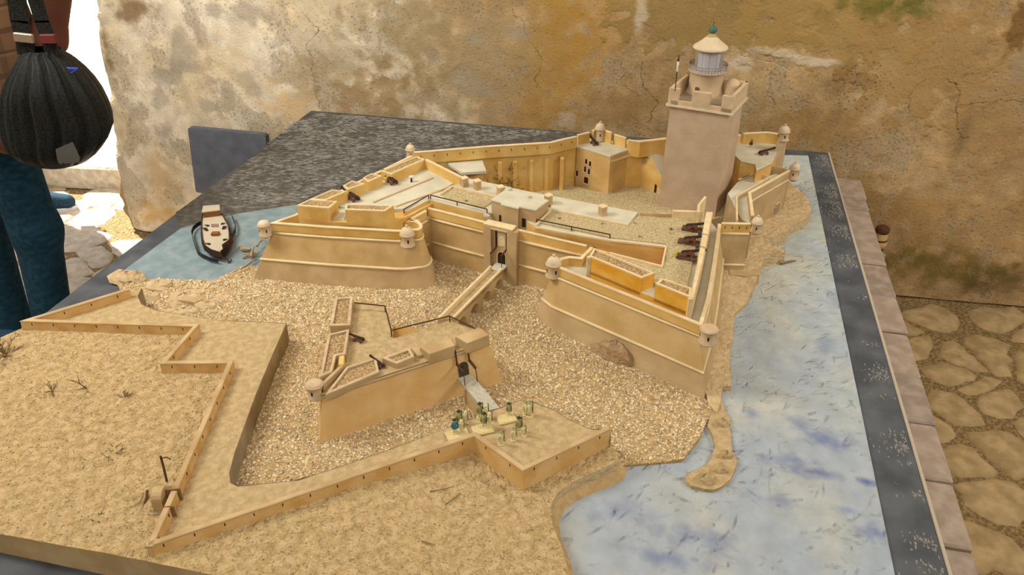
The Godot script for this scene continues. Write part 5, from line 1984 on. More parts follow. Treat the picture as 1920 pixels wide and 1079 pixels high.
# ---------------------------------------------------------------- ravelin
const RC := 0.098
func build_ravelin() -> void:
	var o := thing("ravelin", "detached triangular outwork with earth filled parapets in the gravel moat", "ravelin", P(740, 740, 0.0))
	var RP := 0.103
	var RB := 0.121
	var front := LH([627, 561, RB, 600, 715, 0.115])
	front.append_array(L([604, 746, 847, 668, 917, 645], RC))
	front.append(v2(P(906, 628, 0.110)))
	var back := LH([888, 618, RP, 843, 601, RP, 738, 635, RP, 722, 575, RP, 664, 569, RP])
	var st := new_st()
	var top := front.duplicate()
	top.append_array(back)
	var b := off(front, 0.018)
	b.append_array(back)
	sides(st, b, 0.004, top, RC)
	part(o, "escarp_wall", st, M.ravelin)
	st = new_st()
	cap(st, top, RP)
	sides(st, top, RC, top, RP)
	part(o, "gun_platform", st, M.sand)
	scatter(o, "loose_grit", top, func(_p: Vector2) -> float: return RP, 500, 0.0008, 0.0018, [Color(0.36, 0.26, 0.14), Color(0.74, 0.58, 0.36)])
	st = new_st()
	var pts := []
	for p in front.slice(2, 5):
		pts.append(v3(p, RC))
	strip(st, front.slice(2, 5), RC - 0.004, RC + 0.006, 0.006)
	tube(st, pts, 0.0028, 8)
	part(o, "cordon", st, M.plaster)
	merlon(o, [627.6, 559, 662, 556, 656.4, 609.7, 618, 611], 0.10, RB, M.plaster, 0.006, M.sentry)
	merlon(o, [615, 627, 655, 617, 648, 664, 630, 667, 623, 697, 599, 707], 0.10, RB, M.plaster, 0.005, M.sentry)
	merlon(o, [609, 741, 649, 688, 705, 670, 711, 697], 0.10, 0.114, M.plaster, 0.005, M.sentry)
	merlon(o, [716, 671, 767.6, 652.7, 777, 668, 744, 682], 0.10, 0.117, M.plaster, 0.005, M.sentry)
	slab(o, "guardroom", L([787, 650.5, 844.7, 633.4, 853, 648, 805, 664], 0.122), 0.10, 0.122, M.plaster)
	slab(o, "guardroom", L([853.6, 631, 899.5, 614, 916.5, 628, 876, 644], 0.124), 0.10, 0.124, M.plaster)
	st = new_st()
	strip(st, L([606, 722, 646, 684], 0.119), 0.10, 0.119, 0.007)
	part(o, "corner_wall", st, M.plaster)
	slab(o, "side_post", L([636, 668, 646, 666, 644, 684, 634, 684], 0.121), 0.10, 0.121, M.ochre)
	slab(o, "step", L([771, 652, 786, 649, 800, 662, 784, 668], 0.110), 0.10, 0.110, M.plaster)
	sentry(o, P(592.5, 742, 0.094), 0.0145, 0.036, -0.2, 0.3)
	rail(o, [P(664, 568, 0.120), P(721.6, 574, 0.118), P(733.5, 620, 0.118), P(843, 593, 0.118), P(890, 616, 0.116)], 0.015, [1, 2, 3])
	st = new_st()
	var w0 := P(737, 634, 0.06)
	quad(st, P(737, 612, 0.085), P(792, 618, 0.080), P(752, 632, 0.065), P(737, 634, 0.06))
	part(o, "ramp_wall", st, M.ochre)
	# gateway with drawbridge
	var g0 := front[3]
	var g1 := front[4]
	var dx := Vector3((g1 - g0).x, 0, (g1 - g0).y).normalized()
	var dn := Vector3(-dx.z, 0, dx.x)
	var gc := v3(g0, 0.0)
	var k0 := 0.020
	var fr := func(s: float, h: float, out: float) -> Vector3: return gc + dx * s + Vector3(0, h, 0) + dn * (out + 0.018 * (RC - h) / (RC - 0.004))
	st = new_st()
	var ar := [Vector2(-0.011, 0.048), Vector2(0.011, 0.048)]
	for k in 9:
		var t := PI * k / 8.0
		ar.append(Vector2(0.011 * cos(t), 0.068 + 0.011 * sin(t)))
	for k in range(1, ar.size() - 1):
		tri(st, fr.call(k0 + ar[0].x, ar[0].y, 0.0006), fr.call(k0 + ar[k].x, ar[k].y, 0.0006), fr.call(k0 + ar[k + 1].x, ar[k + 1].y, 0.0006))
	part(o, "gateway", st, flat(c8(74, 66, 54), 0.9))
	for s in [k0 - 0.013, k0 + 0.013]:
		st = new_st()
		bar(st, fr.call(s, 0.110, 0.003), fr.call(s, 0.078, 0.004), 0.004, 0.003)
		bar(st, fr.call(s, 0.080, 0.002), fr.call(s, 0.079, 0.030), 0.004, 0.004)
		part(o, "drawbridge_beam", st, M.wood_dark)
		st = new_st()
		tube(st, [fr.call(s, 0.079, 0.029), fr.call(s, 0.064, 0.031), fr.call(s, 0.051, 0.030)], 0.0009, 5)
		part(o, "chain", st, M.rail)
	st = new_st()
	var q := [fr.call(k0 - 0.014, 0.049, -0.001), fr.call(k0 + 0.014, 0.049, -0.001), fr.call(k0 + 0.014, 0.049, 0.031), fr.call(k0 - 0.014, 0.049, 0.031)]
	quad(st, q[0], q[1], q[2], q[3])
	var dn2 := Vector3(0, -0.003, 0)
	quad(st, q[3], q[2], q[2] + dn2, q[3] + dn2)
	quad(st, q[0], q[3], q[3] + dn2, q[0] + dn2)
	part(o, "drawbridge_deck", st, M.deck_grey)
	# fixed foot bridge to the covered way
	var f := thing("foot_bridge", "short pale plank bridge from the ravelin gate to the soldiers' square", "bridge", P(900, 750, 0.0))
	var r := [fr.call(k0 - 0.014, 0.050, 0.033), fr.call(k0 + 0.014, 0.050, 0.033), P(937, 765, 0.057), P(909, 772, 0.057)]
	st = new_st()
	var d3 := Vector3(0, -0.005, 0)
	quad(st, r[0], r[1], r[2], r[3])
	for i in 4:
		quad(st, r[i], r[(i + 1) % 4], r[(i + 1) % 4] + d3, r[i] + d3)
	part(f, "deck", st, M.deck_grey)
	st = new_st()
	for i in [0, 1]:
		var e: Vector3 = r[i] + (r[3 - i] - r[i]) * 0.02
		bar(st, e - Vector3(0, 0.003, 0), e - Vector3(0, 0.042, 0), 0.005, 0.005)
	quad(st, r[0] + d3, r[0] + d3 + Vector3(0, -0.036, 0), r[3] + d3 + Vector3(0, -0.036, 0), r[3] + d3)
	part(f, "pier", st, M.plaster)

# ---------------------------------------------------------------- arched bridge across the moat
func build_bridge() -> void:
	var o := thing("arched_bridge", "arched stone bridge leading from the ravelin to the main gate", "bridge", P(885, 560, 0.0))
	var hl := 0.066
	var hd := 0.056
	var a0 := v2(P(918, 498, hl))
	var a1 := v2(P(814, 601, hl))
	var b0 := v2(P(943, 503.5, hl))
	var b1 := v2(P(850, 597, hl))
	var n := 72
	var span := 0.25
	var low := func(t: float) -> float:
		var s := fposmod(t * 4.0 + 0.1, 1.0)
		if t < 0.02 or t > 0.99 or s < 0.12 or s > 0.88:
			return 0.004
		var x := (s - 0.5) / 0.38
		return 0.022 + 0.024 * sqrt(maxf(0.0, 1.0 - x * x))
	var st := new_st()
	for i in n:
		var t0 := float(i) / n
		var t1 := float(i + 1) / n
		var l0: float = low.call(t0)
		var l1: float = low.call(t1)
		var A0 := a0.lerp(a1, t0)
		var A1 := a0.lerp(a1, t1)
		var B0 := b0.lerp(b1, t0)
		var B1 := b0.lerp(b1, t1)
		quad(st, v3(B0, l0), v3(B1, l1), v3(B1, hl - 0.004), v3(B0, hl - 0.004))
		quad(st, v3(A0, l0), v3(A0, hl - 0.004), v3(A1, hl - 0.004), v3(A1, l1))
		quad(st, v3(A0, l0), v3(A1, l1), v3(B1, l1), v3(B0, l0))
	quad(st, v3(a1, 0.004), v3(b1, 0.004), v3(b1, hl), v3(a1, hl))
	part(o, "arcade", st, M.plaster)
	st = new_st()
	cap(st, PackedVector2Array([a0, b0, b1, a1]), hd)
	part(o, "deck", st, M.sand)
	for q in [[a0, a1, -0.0065], [b0, b1, 0.0065]]:
		st = new_st()
		var l := PackedVector2Array([q[0], q[1]])
		if q[2] > 0.0:
			l.reverse()
		strip(st, l if q[2] < 0.0 else l, hl - 0.012, hl, -0.006 if false else 0.006)
		part(o, "side_wall", st, M.coping)

# ---------------------------------------------------------------- parapets of the covered way
func build_covered_way() -> void:
	var o := thing("zigzag_parapet", "low zigzag sandy parapet along the left edge of the foreground land", "wall", P(300, 700, LV))
	parapet_plain(o, land_line.slice(0, 6), 34)
	o = thing("front_parapet", "long straight ochre parapet with pointed bay in the foreground", "wall", P(700, 900, LV))
	parapet_plain(o, land_line.slice(5, 9), 26)
	# small arched sally port on the left parapet
	var g := thing("sally_port", "small rounded gate arch with open brown leaves in the zigzag parapet", "gate", P(304, 944, LV))
	var c := P(304, 944, LV)
	var dx := (P(420, 690, LV) - P(275, 1027, LV)).normalized()
	var dn := dx.cross(Vector3.UP)
	var st := new_st()
	var prof := []
	for k in 9:
		var t := PI * k / 8.0
		prof.append(Vector2(0.015 * cos(t), 0.017 + 0.014 * sin(t)))
	prof.append(Vector2(-0.015, -0.004))
	prof.push_front(Vector2(0.015, -0.004))
	for i in prof.size():
		var p: Vector2 = prof[i]
		var q: Vector2 = prof[(i + 1) % prof.size()]
		var f := func(v: Vector2, w: float) -> Vector3: return c + dx * v.x + Vector3(0, v.y, 0) + dn * w
		quad(st, f.call(p, 0.008), f.call(q, 0.008), f.call(q, -0.008), f.call(p, -0.008))
		if i > 0 and i < prof.size() - 1:
			tri(st, f.call(prof[0], 0.008), f.call(p, 0.008), f.call(q, 0.008))
			tri(st, f.call(prof[0], -0.008), f.call(q, -0.008), f.call(p, -0.008))
	part(g, "arch", st, M.plaster)
	for q in [[312, 914, 0.016, 0.024, 0.3], [310, 945, 0.010, 0.022, 0.3]]:
		var b := P(q[0] + 4, q[1] + 24, LV)
		st = new_st()
		box(st, at(b + Vector3(q[2] * 0.7, q[3] * 0.5, 0), q[4] - 0.2), Vector3(q[2] * 1.45, q[3], 0.003), 0.0006)
		part(g, "gate_leaf", st, M.leaf_brown)
	var s := thing("flag_stick", "thin dark stick leaning beside the small gate arch", "stick", P(312, 905, LV))
	st = new_st()
	tube(st, [P(313, 904, LV + 0.03), P(306, 874, LV + 0.058), P(301, 856, LV + 0.075)], 0.0018, 6)
	tube(st, [P(301.5, 860, LV + 0.071), P(312, 858, LV + 0.073), P(320, 862, LV + 0.070)], 0.001, 5)
	part(s, "stem", st, M.wood_dark)

func parapet_plain(o: Node3D, line: PackedVector2Array, loops: int) -> void:
	var st := new_st()
	var foot := off(line, 0.003)
	sides(st, foot, 0.02, line, 0.0735, false)
	strip(st, line, 0.03, 0.0735, 0.0085)
	part(o, "wall_face", st, M.front_face)
	st = new_st()
	strip(st, off(line, 0.0006), 0.0735, 0.0765, 0.0097, false, 0.0012)
	part(o, "coping", st, M.plaster)
	st = new_st()
	for i in line.size() - 1:
		var n := maxi(1, int(line[i].distance_to(line[i + 1]) / 0.043))
		for k in n:
			var p := line[i].lerp(line[i + 1], (k + 0.5) / n)
			var dr := (line[i + 1] - line[i]).normalized()
			var nr := Vector2(-dr.y, dr.x)
			for side in [0.0003, -0.0088]:
				box(st, Transform3D(Basis(Vector3(dr.x, 0, dr.y), Vector3.UP, Vector3(nr.x, 0, nr.y)), v3(p + nr * side, 0.068)), Vector3(0.0016, 0.006, 0.0012), 0.0002)
	part(o, "musket_loops", st, M.dark).set_meta("kind", "stuff")

# ---------------------------------------------------------------- model ship
func build_ship() -> void:
	var o := thing("model_ship", "small wooden model ship with pale deck and dark hull in the bay", "model ship", P(404, 450, 0.004))
	var hd := 0.028
	var deck := L([379, 403, 377.5, 414, 377, 432, 379, 450, 384, 463, 396, 471, 412, 476, 424, 466, 431, 452, 431, 440, 429, 424, 423, 413, 418, 403], hd)
	var mid := inset(deck, -0.003)
	var keel := inset(deck, 0.010)
	var st := new_st()
	sides(st, keel, 0.0045, mid, 0.018)
	sides(st, mid, 0.018, deck, hd + 0.004)
	sides(st, inset(deck, 0.0022), hd + 0.004, inset(deck, 0.0022), hd)
	sides(st, deck, hd + 0.004, inset(deck, 0.0022), hd + 0.004)
	cap(st, keel, 0.0045, false)
	part(o, "hull", st, M.ship_dark)
	st = new_st()
	cap(st, inset(deck, 0.0021), hd)
	part(o, "deck", st, M.ship_deck)
	# stern cabin
	var cab := L([382, 409, 414, 405, 413, 396, 384, 398], hd)
	st = new_st()
	prism(st, cab, hd - 0.002, hd + 0.016, 0.0008)
	var cb := part(o, "stern_cabin", st, M.wood_brown)
	st = new_st()
	prism(st, inset(cab, -0.0012), hd + 0.016, hd + 0.019, 0.0005)
	part(cb, "roof", st, M.ship_deck)
	# hatch and grating
	st = new_st()
	var hb := P(404.5, 441, hd)
	box(st, Transform3D(Basis(Vector3.UP, 0.06), hb + Vector3(0, 0.004, 0)), Vector3(0.020, 0.008, 0.014), 0.001)
	part(o, "deck_house", st, M.wood_brown)
	st = new_st()
	for k in 5:
		bar(st, P(397 + k * 2.9, 420, hd + 0.001), P(397.6 + k * 2.9, 426, hd + 0.001), 0.0014, 0.0016)
	part(o, "grating", st, M.wood_dark)
	for q in [[388, 424.5, -1], [384, 430, -1], [386, 433, -1], [419, 421, 1], [422, 427, 1], [421, 430, 1], [423, 451, 1], [390, 459, -1]]:
		var c := P(q[0], q[1], hd)
		st = new_st()
		tube(st, [c + Vector3(-0.005 * q[2], 0.003, 0), c + Vector3(0.006 * q[2], 0.0035, 0)], 0.0016, 6, 0.0012)
		box(st, at(c + Vector3(-0.003 * q[2], 0.0012, 0)), Vector3(0.007, 0.0024, 0.005), 0.0004)
		part(o, "deck_gun", st, M.iron)
	# torn dark bulwark standing up at the bow
	st = new_st()
	strip(st, L([418, 464, 429, 456, 436, 448], hd + 0.005), hd - 0.006, hd + 0.013, 0.002)
	part(o, "bow_bulwark", st, M.wood_dark)
	st = new_st()
	tube(st, [P(412, 474, hd + 0.006), P(417, 483, 0.022), P(425, 486, 0.016)], 0.002, 6)
	part(o, "bowsprit", st, M.wood_dark)
	st = new_st(true)
	lathe(st, [0.0001, -0.003, 0.003, 0.0, 0.0001, 0.004], P(412, 471, hd + 0.009), 8)
	part(o, "figurehead", st, M.paint_white)
	st = new_st()
	tube(st, [P(424, 485, 0.012), P(431, 491, 0.006)], 0.0012, 6)
	tube(st, [P(427, 493, 0.006), P(431, 492.5, 0.006), P(434, 489, 0.008), P(433, 486, 0.010)], 0.0014, 6)
	part(o, "anchor", st, M.iron)
	# loose dark strakes bowed out from both sides
	for q in [[[376, 417, 369, 421, 362, 427, 358.5, 436, 361, 447, 366, 463, 370, 473.4, 379, 479, 392, 485, 408, 489], 0.016], [[434.5, 405, 437, 411, 440.6, 421.5, 440, 432, 435, 441, 432, 447], 0.018]]:
		st = new_st()
		strip(st, L(q[0], q[1]), q[1] - 0.007, q[1] + 0.004, 0.0016, false, 0.0003)
		part(o, "loose_strake", st, M.strake)

# ---------------------------------------------------------------- cannons
func make_cannon(label: String, big := 1.0) -> Node3D:
	var o := thing("cannon", label, "cannon", Vector3.ZERO, "small model cannons")
	var st := new_st(true)
	# barrel along +x, muzzle at +x
	var pr := [0.0001, -0.0255, 0.0016, -0.025, 0.0018, -0.0225, 0.0042, -0.0215, 0.0044, -0.019, 0.0040, -0.010, 0.0041, -0.0085, 0.0036, -0.008, 0.0028, 0.026, 0.0038, 0.0275, 0.0038, 0.030, 0.0022, 0.0305, 0.0020, 0.024]
	lathe(st, pr, Vector3.ZERO, 14)
	var b := part(o, "barrel", st, M.iron, true)
	b.transform = Transform3D(Basis(Vector3.BACK, -PI / 2 + 0.16), Vector3(0.005, 0.0128, 0))
	st = new_st()
	for s in [-0.0048, 0.0048]:
		box(st, at(Vector3(-0.004, 0.0078, s)), Vector3(0.024, 0.005, 0.0024), 0.0004)
		box(st, at(Vector3(0.002, 0.0110, s)), Vector3(0.010, 0.003, 0.0024), 0.0004)
	box(st, at(Vector3(-0.010, 0.007, 0)), Vector3(0.004, 0.003, 0.009), 0.0004)
	box(st, at(Vector3(0.004, 0.007, 0)), Vector3(0.004, 0.003, 0.009), 0.0004)
	part(o, "carriage", st, M.carriage, true)
	for x in [-0.012, 0.006]:
		for z in [-0.0072, 0.0072]:
			st = new_st(true)
			lathe(st, [0.0001, -0.0012, 0.0044, -0.0012, 0.0048, -0.0006, 0.0048, 0.0006, 0.0044, 0.0012, 0.0001, 0.0012], Vector3.ZERO, 12)
			var w := part(o, "wheel", st, M.carriage, true)
			w.transform = Transform3D(Basis(Vector3.RIGHT, PI / 2), Vector3(x, 0.0048, z))
	o.scale = Vector3.ONE * big
	return o

func place_cannon(o: Node3D, x: float, y: float, h: float, tx: float, ty: float, big := 1.0) -> void:
	var a := P(x, y, h + 0.012)
	var b := P(tx, ty, h + 0.018)
	a.y = TABLE + h
	o.position = a
	o.rotation.y = -atan2(b.z - a.z, b.x - a.x)
	o.scale = Vector3.ONE * big

func build_cannons() -> void:
	var c0 := make_cannon("dark cannon firing left between the front merlons of the left bastion")
	place_cannon(c0, 660, 366, TL, 641, 353, 1.15)
	var spots := [
		[733, 335, TL, 714, 319, 1.15, "dark cannon at the rear embrasure of the left bastion beside a figure"],
		[1301, 421, TL + 0.006, 1322, 417, 0.95, "dark cannon on the rearmost slide by the seaward parapet"],
		[1298, 445, TL + 0.006, 1319, 441, 0.95, "dark cannon on the middle slide by the seaward parapet"],
		[1294, 471, TL + 0.006, 1315, 467, 0.95, "dark cannon on the nearest slide by the seaward parapet"],
		[1114, 263, 0.169, 1104, 251, 0.9, "small dark cannon on the flat white roof beside the sentry box"],
		[1434, 282, TL, 1452, 276, 0.9, "dark cannon on the white floor behind the lighthouse"],
		[670, 630, 0.103, 657, 622, 0.75, "reddish cannon pointing left on the ravelin's sandy platform"],
		[710, 677, 0.103, 698, 665, 0.7, "grey cannon in the middle gap of the ravelin's front parapet"],
	]
	for s in spots:
		var c := copy(c0, Vector3.ZERO, 0.0, s[6])
		place_cannon(c, s[0], s[1], s[2], s[3], s[4], s[5])
	# the slides under the three seaward guns
	var labels := ["dark plank slide under the rearmost seaward cannon", "dark plank slide under the middle seaward cannon", "dark plank slide under the nearest seaward cannon"]
	var k := 0
	for q in [[1279, 427, 1316, 433], [1272, 451, 1311, 458], [1267, 479, 1306, 486]]:
		var a := P(q[0], q[1], TL + 0.003)
		var b := P(q[2], q[3], TL + 0.003)
		var o := thing("gun_slide", labels[k], "gun slide", a.lerp(b, 0.5) - Vector3(0, 0.003, 0), "plank slides of the seaward battery")
		for z in [-0.0065, 0.0, 0.0065]:
			var st := new_st()
			var side: Vector3 = (b - a).normalized().cross(Vector3.UP) * z
			bar(st, a + side, b + side, 0.006, 0.006)
			part(o, "plank", st, M.wood_plank)
		k += 1

# ---------------------------------------------------------------- painted figures
func figure(x: float, y: float, tall: float, label: String, yaw: float, coat: Material, hat: Material, group := "painted soldiers by the foot bridge", ground := LV, musket := true) -> void:
	var o := thing("toy_soldier", label, "figurine", P(x, y, ground), group, yaw)
	var s := tall / 0.030
	var st := new_st(true)
	for z in [-0.0022, 0.0022]:
		lathe(st, [0.0012 * s, 0.0, 0.0016 * s, 0.003 * s, 0.0016 * s, 0.007 * s, 0.0021 * s, 0.012 * s], Vector3(z * s, 0.0012, 0), 8)
	part(o, "legs", st, M.fig_pale, true)
	st = new_st(true)
	lathe(st, [0.0046 * s, 0.010 * s, 0.0036 * s, 0.014 * s, 0.0042 * s, 0.020 * s, 0.0034 * s, 0.0225 * s, 0.0013 * s, 0.0240 * s], Vector3(0, 0.001, 0), 10)
	for z in [-1.0, 1.0]:
		tube(st, [Vector3(0.0040 * z * s, 0.0225 * s, 0), Vector3(0.0056 * z * s, 0.017 * s, 0.0008), Vector3(0.0044 * z * s, 0.0130 * s, 0.0030 * s)], 0.0014 * s, 6)
	part(o, "coat", st, coat, true)
	st = new_st(true)
	lathe(st, [0.0006 * s, 0.0245 * s, 0.0021 * s, 0.0262 * s, 0.0023 * s, 0.0280 * s, 0.0016 * s, 0.0300 * s, 0.0001, 0.0306 * s], Vector3.ZERO, 10)
	part(o, "head", st, M.fig_pale, true)
	st = new_st(true)
	lathe(st, [0.0040 * s, 0.0290 * s, 0.0036 * s, 0.0298 * s, 0.0022 * s, 0.0300 * s, 0.0020 * s, 0.0320 * s, 0.0001, 0.0326 * s], Vector3.ZERO, 10)
	part(o, "hat", st, hat, true)
	st = new_st()
	box(st, at(Vector3(0, 0.0007, 0)), Vector3(0.012 * s, 0.0014, 0.009 * s), 0.0005)
	part(o, "base", st, M.fig_base, true)
	if musket:
		st = new_st()
		tube(st, [Vector3(0.0050 * s, 0.010 * s, 0.003 * s), Vector3(0.0046 * s, 0.033 * s, 0.001 * s)], 0.0007 * s, 5)
		part(o, "musket", st, M.fig_dark, true)

func build_figures() -> void:
	var pale := M.fig_pale
	var green := M.fig_green
	var dark := M.fig_dark
	# plaster stands under the groups
	var names := ["pale plaster stand under the blue coated figure", "pale plaster stand under the middle pair of figures", "pale plaster stand below the foot bridge end"]
	var k := 0
	for q in [[858, 818, 0.040, 0.026, 0.35], [905, 808, 0.036, 0.026, 0.35], [950, 788, 0.034, 0.024, 0.35]]:
		var st := new_st()
		var o := thing("figure_stand", names[k], "stand", P(q[0], q[1], LV), "plaster stands of the painted soldiers")
		box(st, at(Vector3(0, 0.003, 0), q[4]), Vector3(q[2], 0.006, q[3]), 0.002)
		part(o, "slab", st, M.fig_base, true)
		k += 1
	var up := LV + 0.006
	figure(853, 812, 0.030, "figure in a blue coat at the left front of the soldiers' group", 0.4, M.fig_blue, dark, "painted soldiers by the foot bridge", up)
	figure(866, 810, 0.026, "pale figure right beside the blue coated figure", 0.2, pale, pale, "painted soldiers by the foot bridge", up)
	figure(861, 796, 0.030, "green hatted figure behind the blue coated figure", 0.3, green, dark, "painted soldiers by the foot bridge", LV)
	figure(874, 793, 0.026, "cream figure at the back left of the soldiers' group", -0.2, pale, pale, "painted soldiers by the foot bridge", LV)
	figure(900, 783, 0.032, "dark hatted figure standing at the foot bridge's left edge", 0.2, green, dark, "painted soldiers by the foot bridge", LV)
	figure(911, 784, 0.030, "cream figure standing just below the foot bridge end", 0.5, pale, pale, "painted soldiers by the foot bridge", LV)
	figure(908, 801, 0.031, "dark painted figure in the middle of the group above the parapet corner", -0.3, green, dark, "painted soldiers by the foot bridge", up)
	figure(918, 797, 0.027, "pale figure right of the dark middle figure", 0.3, pale, pale, "painted soldiers by the foot bridge", up)
	figure(954, 778, 0.026, "dark green half hidden figure on the stand nearest the foot bridge end", 0.2, green, dark, "painted soldiers by the foot bridge", up)
	figure(986, 778, 0.030, "left one of the tall figure pair at the gravel's edge", 0.1, pale, green)
	figure(993, 781, 0.034, "right one of the tall figure pair at the gravel's edge", -0.1, pale, green)
	figure(940, 834, 0.029, "front most striped figure nearest the parapet corner", 0.2, pale, green)
	figure(963, 826, 0.027, "second figure of the front row behind the pointed bay", 0.4, pale, green)
	figure(973, 809, 0.031, "tall dark figure standing behind the front row", 0.0, green, dark)
	figure(983, 818, 0.024, "short figure at the right end of the front row", -0.4, pale, green)
	# single figures on the walls
	figure(724, 344, 0.020, "yellowish gunner beside the rear cannon of the left bastion", 0.5, M.fig_yellow, dark, "", TL, false)
	figure(1148, 272, 0.015, "tiny yellow figure on the flat white casemate roof", 0.0, M.fig_yellow, dark, "", 0.169, false)
	figure(1407, 277, 0.022, "small dark figure on the white floor of the rear battery", 0.0, dark, dark, "", TL)
	figure(1240, 303, 0.026, "small dark figure on the gabled house's roof beside the tower", 0.0, dark, dark, "", 0.12)
	figure(1265, 486, 0.022, "yellowish bent figure near the sunken yard's corner", 0.6, M.fig_yellow, M.fig_yellow, "", TL, false)

# ---------------------------------------------------------------- twigs, tufts and crumbs
func twig(st: SurfaceTool, a: Vector3, d: Vector3, l: float, r: float, n: int, depth: int) -> void:
	var pts := [a]
	var p := a
	var v := d.normalized()
	for i in n:
		v = (v + Vector3(rng.randf_range(-0.35, 0.35), rng.randf_range(-0.25, 0.25), rng.randf_range(-0.35, 0.35))).normalized()
		p += v * l / n
		pts.append(p)
		if depth > 0 and rng.randf() < 0.8:
			twig(st, p, v + Vector3(rng.randf_range(-0.9, 0.9), rng.randf_range(-0.3, 0.8), rng.randf_range(-0.9, 0.9)), l * 0.55, r * 0.7, 3, depth - 1)
	tube(st, pts, r, 4, r * 0.5)

func bush(called: String, label: String, cat: String, x: float, y: float, h: float, tall: float, stems: int, m: Material, spread := 0.6, r := 0.0012, depth := 2) -> void:
	var c := P(x, y, h)
	var o := thing(called, label, cat, c)
	var st := new_st()
	for k in stems:
		twig(st, Vector3.ZERO, Vector3(rng.randf_range(-spread, spread), rng.randf_range(0.3, 1.0), rng.randf_range(-spread, spread)), tall, r, 4, depth)
	part(o, "twigs", st, m, true)

func build_scatter() -> void:
	bush("dry_bush", "dry leafless brown bush against the buttressed courtyard wall", "bush", 948, 352, CY, 0.060, 20, M.twig, 0.45, 0.0014, 2)
	bush("dry_shrub", "grey dry shrub at the far left edge of the foreground", "shrub", 12, 668, 0.05, 0.034, 8, M.twig_grey, 0.9, 0.0014, 2)
	bush("twig", "forked dark twig standing in the left foreground sand", "twig", 161, 728, 0.05, 0.030, 2, M.twig_grey, 0.6, 0.0014, 1)
	bush("dry_tuft", "small curled grey tuft left of the forked twig", "tuft", 98, 735, 0.05, 0.018, 5, M.twig_grey, 1.2, 0.0010, 1)
	bush("dry_tuft", "tiny brown tuft right of the forked twig", "tuft", 235, 748, 0.05, 0.014, 5, M.twig_grey, 1.4, 0.0010, 1)
	bush("dry_tuft", "low spreading brown tuft above the leaning stick", "tuft", 212, 857, 0.045, 0.020, 6, M.twig_grey, 1.8, 0.0012, 1)
	bush("dry_tuft", "tiny brown tuft on the sand near the land's lower edge", "tuft", 225, 1005, 0.042, 0.012, 4, M.twig_grey, 1.6, 0.0010, 1)
	bush("green_sprig", "small bright green sprig in the lower left foreground", "sprig", 190, 980, 0.042, 0.012, 5, flat(c8(40, 120, 50), 0.6), 0.9, 0.0016, 1)
	for q in [[1116, 466, "dark crumb of dried moss on the rubble topped parapet block"], [1134, 497, "dried moss on the earth filling nearest the pointed corner"], [875, 378, "dark dried moss on the left gravel terrace"], [1050, 411, "dark crumb on the right gravel terrace by the railing"], [1129, 421, "brown dried moss on the right gravel terrace"], [1200, 446, "dark spiky moss on the gun terrace near the sunken yard"], [1259, 431, "dark crumb of moss beside the rearmost gun slide"], [1190, 420, "pale flake and moss beside the terrace step"]]:
		bush("dried_moss", q[2], "moss", q[0], q[1], TL, 0.006, 7, M.twig, 1.6, 0.0009, 0)
	# driftwood piled in the water beside the ship
	var names := ["grey driftwood stick lying lowest beside the model ship", "pale driftwood stick leaning on the bastion foot", "thick grey driftwood piece nearest the ship", "upright curved driftwood stick against the bastion", "short driftwood stick on top of the pile", "thin driftwood stick lying across the pile", "long pale driftwood stick along the bastion's wet edge", "driftwood stick pointing at the ship's anchor", "small driftwood stick under the sentry box"]
	var k := 0
	for q in [[450, 463, 474, 472, 0.0030, 0.006], [468, 482, 492, 470, 0.0022, 0.010], [452, 467, 470, 468, 0.0040, 0.012], [486, 440, 497, 452, 0.0024, 0.030], [471, 482, 477, 462, 0.0030, 0.016], [456, 477, 480, 474, 0.0018, 0.012], [448, 508, 482, 484, 0.0026, 0.008], [455, 484, 476, 478, 0.0022, 0.007], [482, 462, 495, 448, 0.0026, 0.018]]:
		var a := P(q[0], q[1], q[5])
		var b := P(q[2], q[3], q[5] + 0.004)
		var o := thing("driftwood", names[k], "driftwood", a.lerp(b, 0.5), "driftwood sticks beside the ship")
		var st := new_st()
		var m := a.lerp(b, 0.5) + Vector3(rng.randf_range(-0.004, 0.004), rng.randf_range(-0.002, 0.004), rng.randf_range(-0.004, 0.004))
		tube(st, [a, a.lerp(m, 0.6), m, m.lerp(b, 0.5), b], q[4] * 1.35, 6, q[4] * 0.7)
		part(o, "stick", st, M.driftwood)
		k += 1
	var rk := thing("driftwood", "short driftwood pieces lying in the pale sea off the coast rocks", "driftwood", P(1462, 490, 0.004))
	for q in [[1436, 493, 1462, 488, 0.003], [1458, 484, 1463, 496, 0.002], [1465, 495, 1492, 489, 0.0026]]:
		var st := new_st()
		tube(st, [P(q[0], q[1], 0.008), P((q[0] + q[2]) * 0.5, (q[1] + q[3]) * 0.5 - 1.0, 0.010), P(q[2], q[3], 0.007)], q[4], 6, q[4] * 0.6)
		part(rk, "stick", st, M.twig_grey)
	# pale sticks beside the sally port
	names = ["pale stick lying against the small gate arch", "dark forked stick lying left of the small gate arch", "pale broken stick below the small gate arch"]
	k = 0
	for q in [[268, 925, 282, 955, 0.0022, 0], [276, 920, 287, 972, 0.0024, 1], [281, 958, 296, 967, 0.0024, 0]]:
		var a := P(q[0], q[1], 0.062)
		var b := P(q[2], q[3], 0.056)
		var o := thing("fallen_stick", names[k], "stick", a.lerp(b, 0.5), "broken sticks beside the small gate")
		var st := new_st()
		twig(st, a, b - a, a.distance_to(b), q[4], 5, 0)
		part(o, "stick", st, M.twig if q[5] else M.driftwood)
		k += 1
	# long drift sticks in front of the long parapet
	names = ["thin dry stick lying in the front sand nearest the long parapet", "thin dry stick lying in the middle of the front sand", "short dry stick lying in front of the bay's corner"]
	k = 0
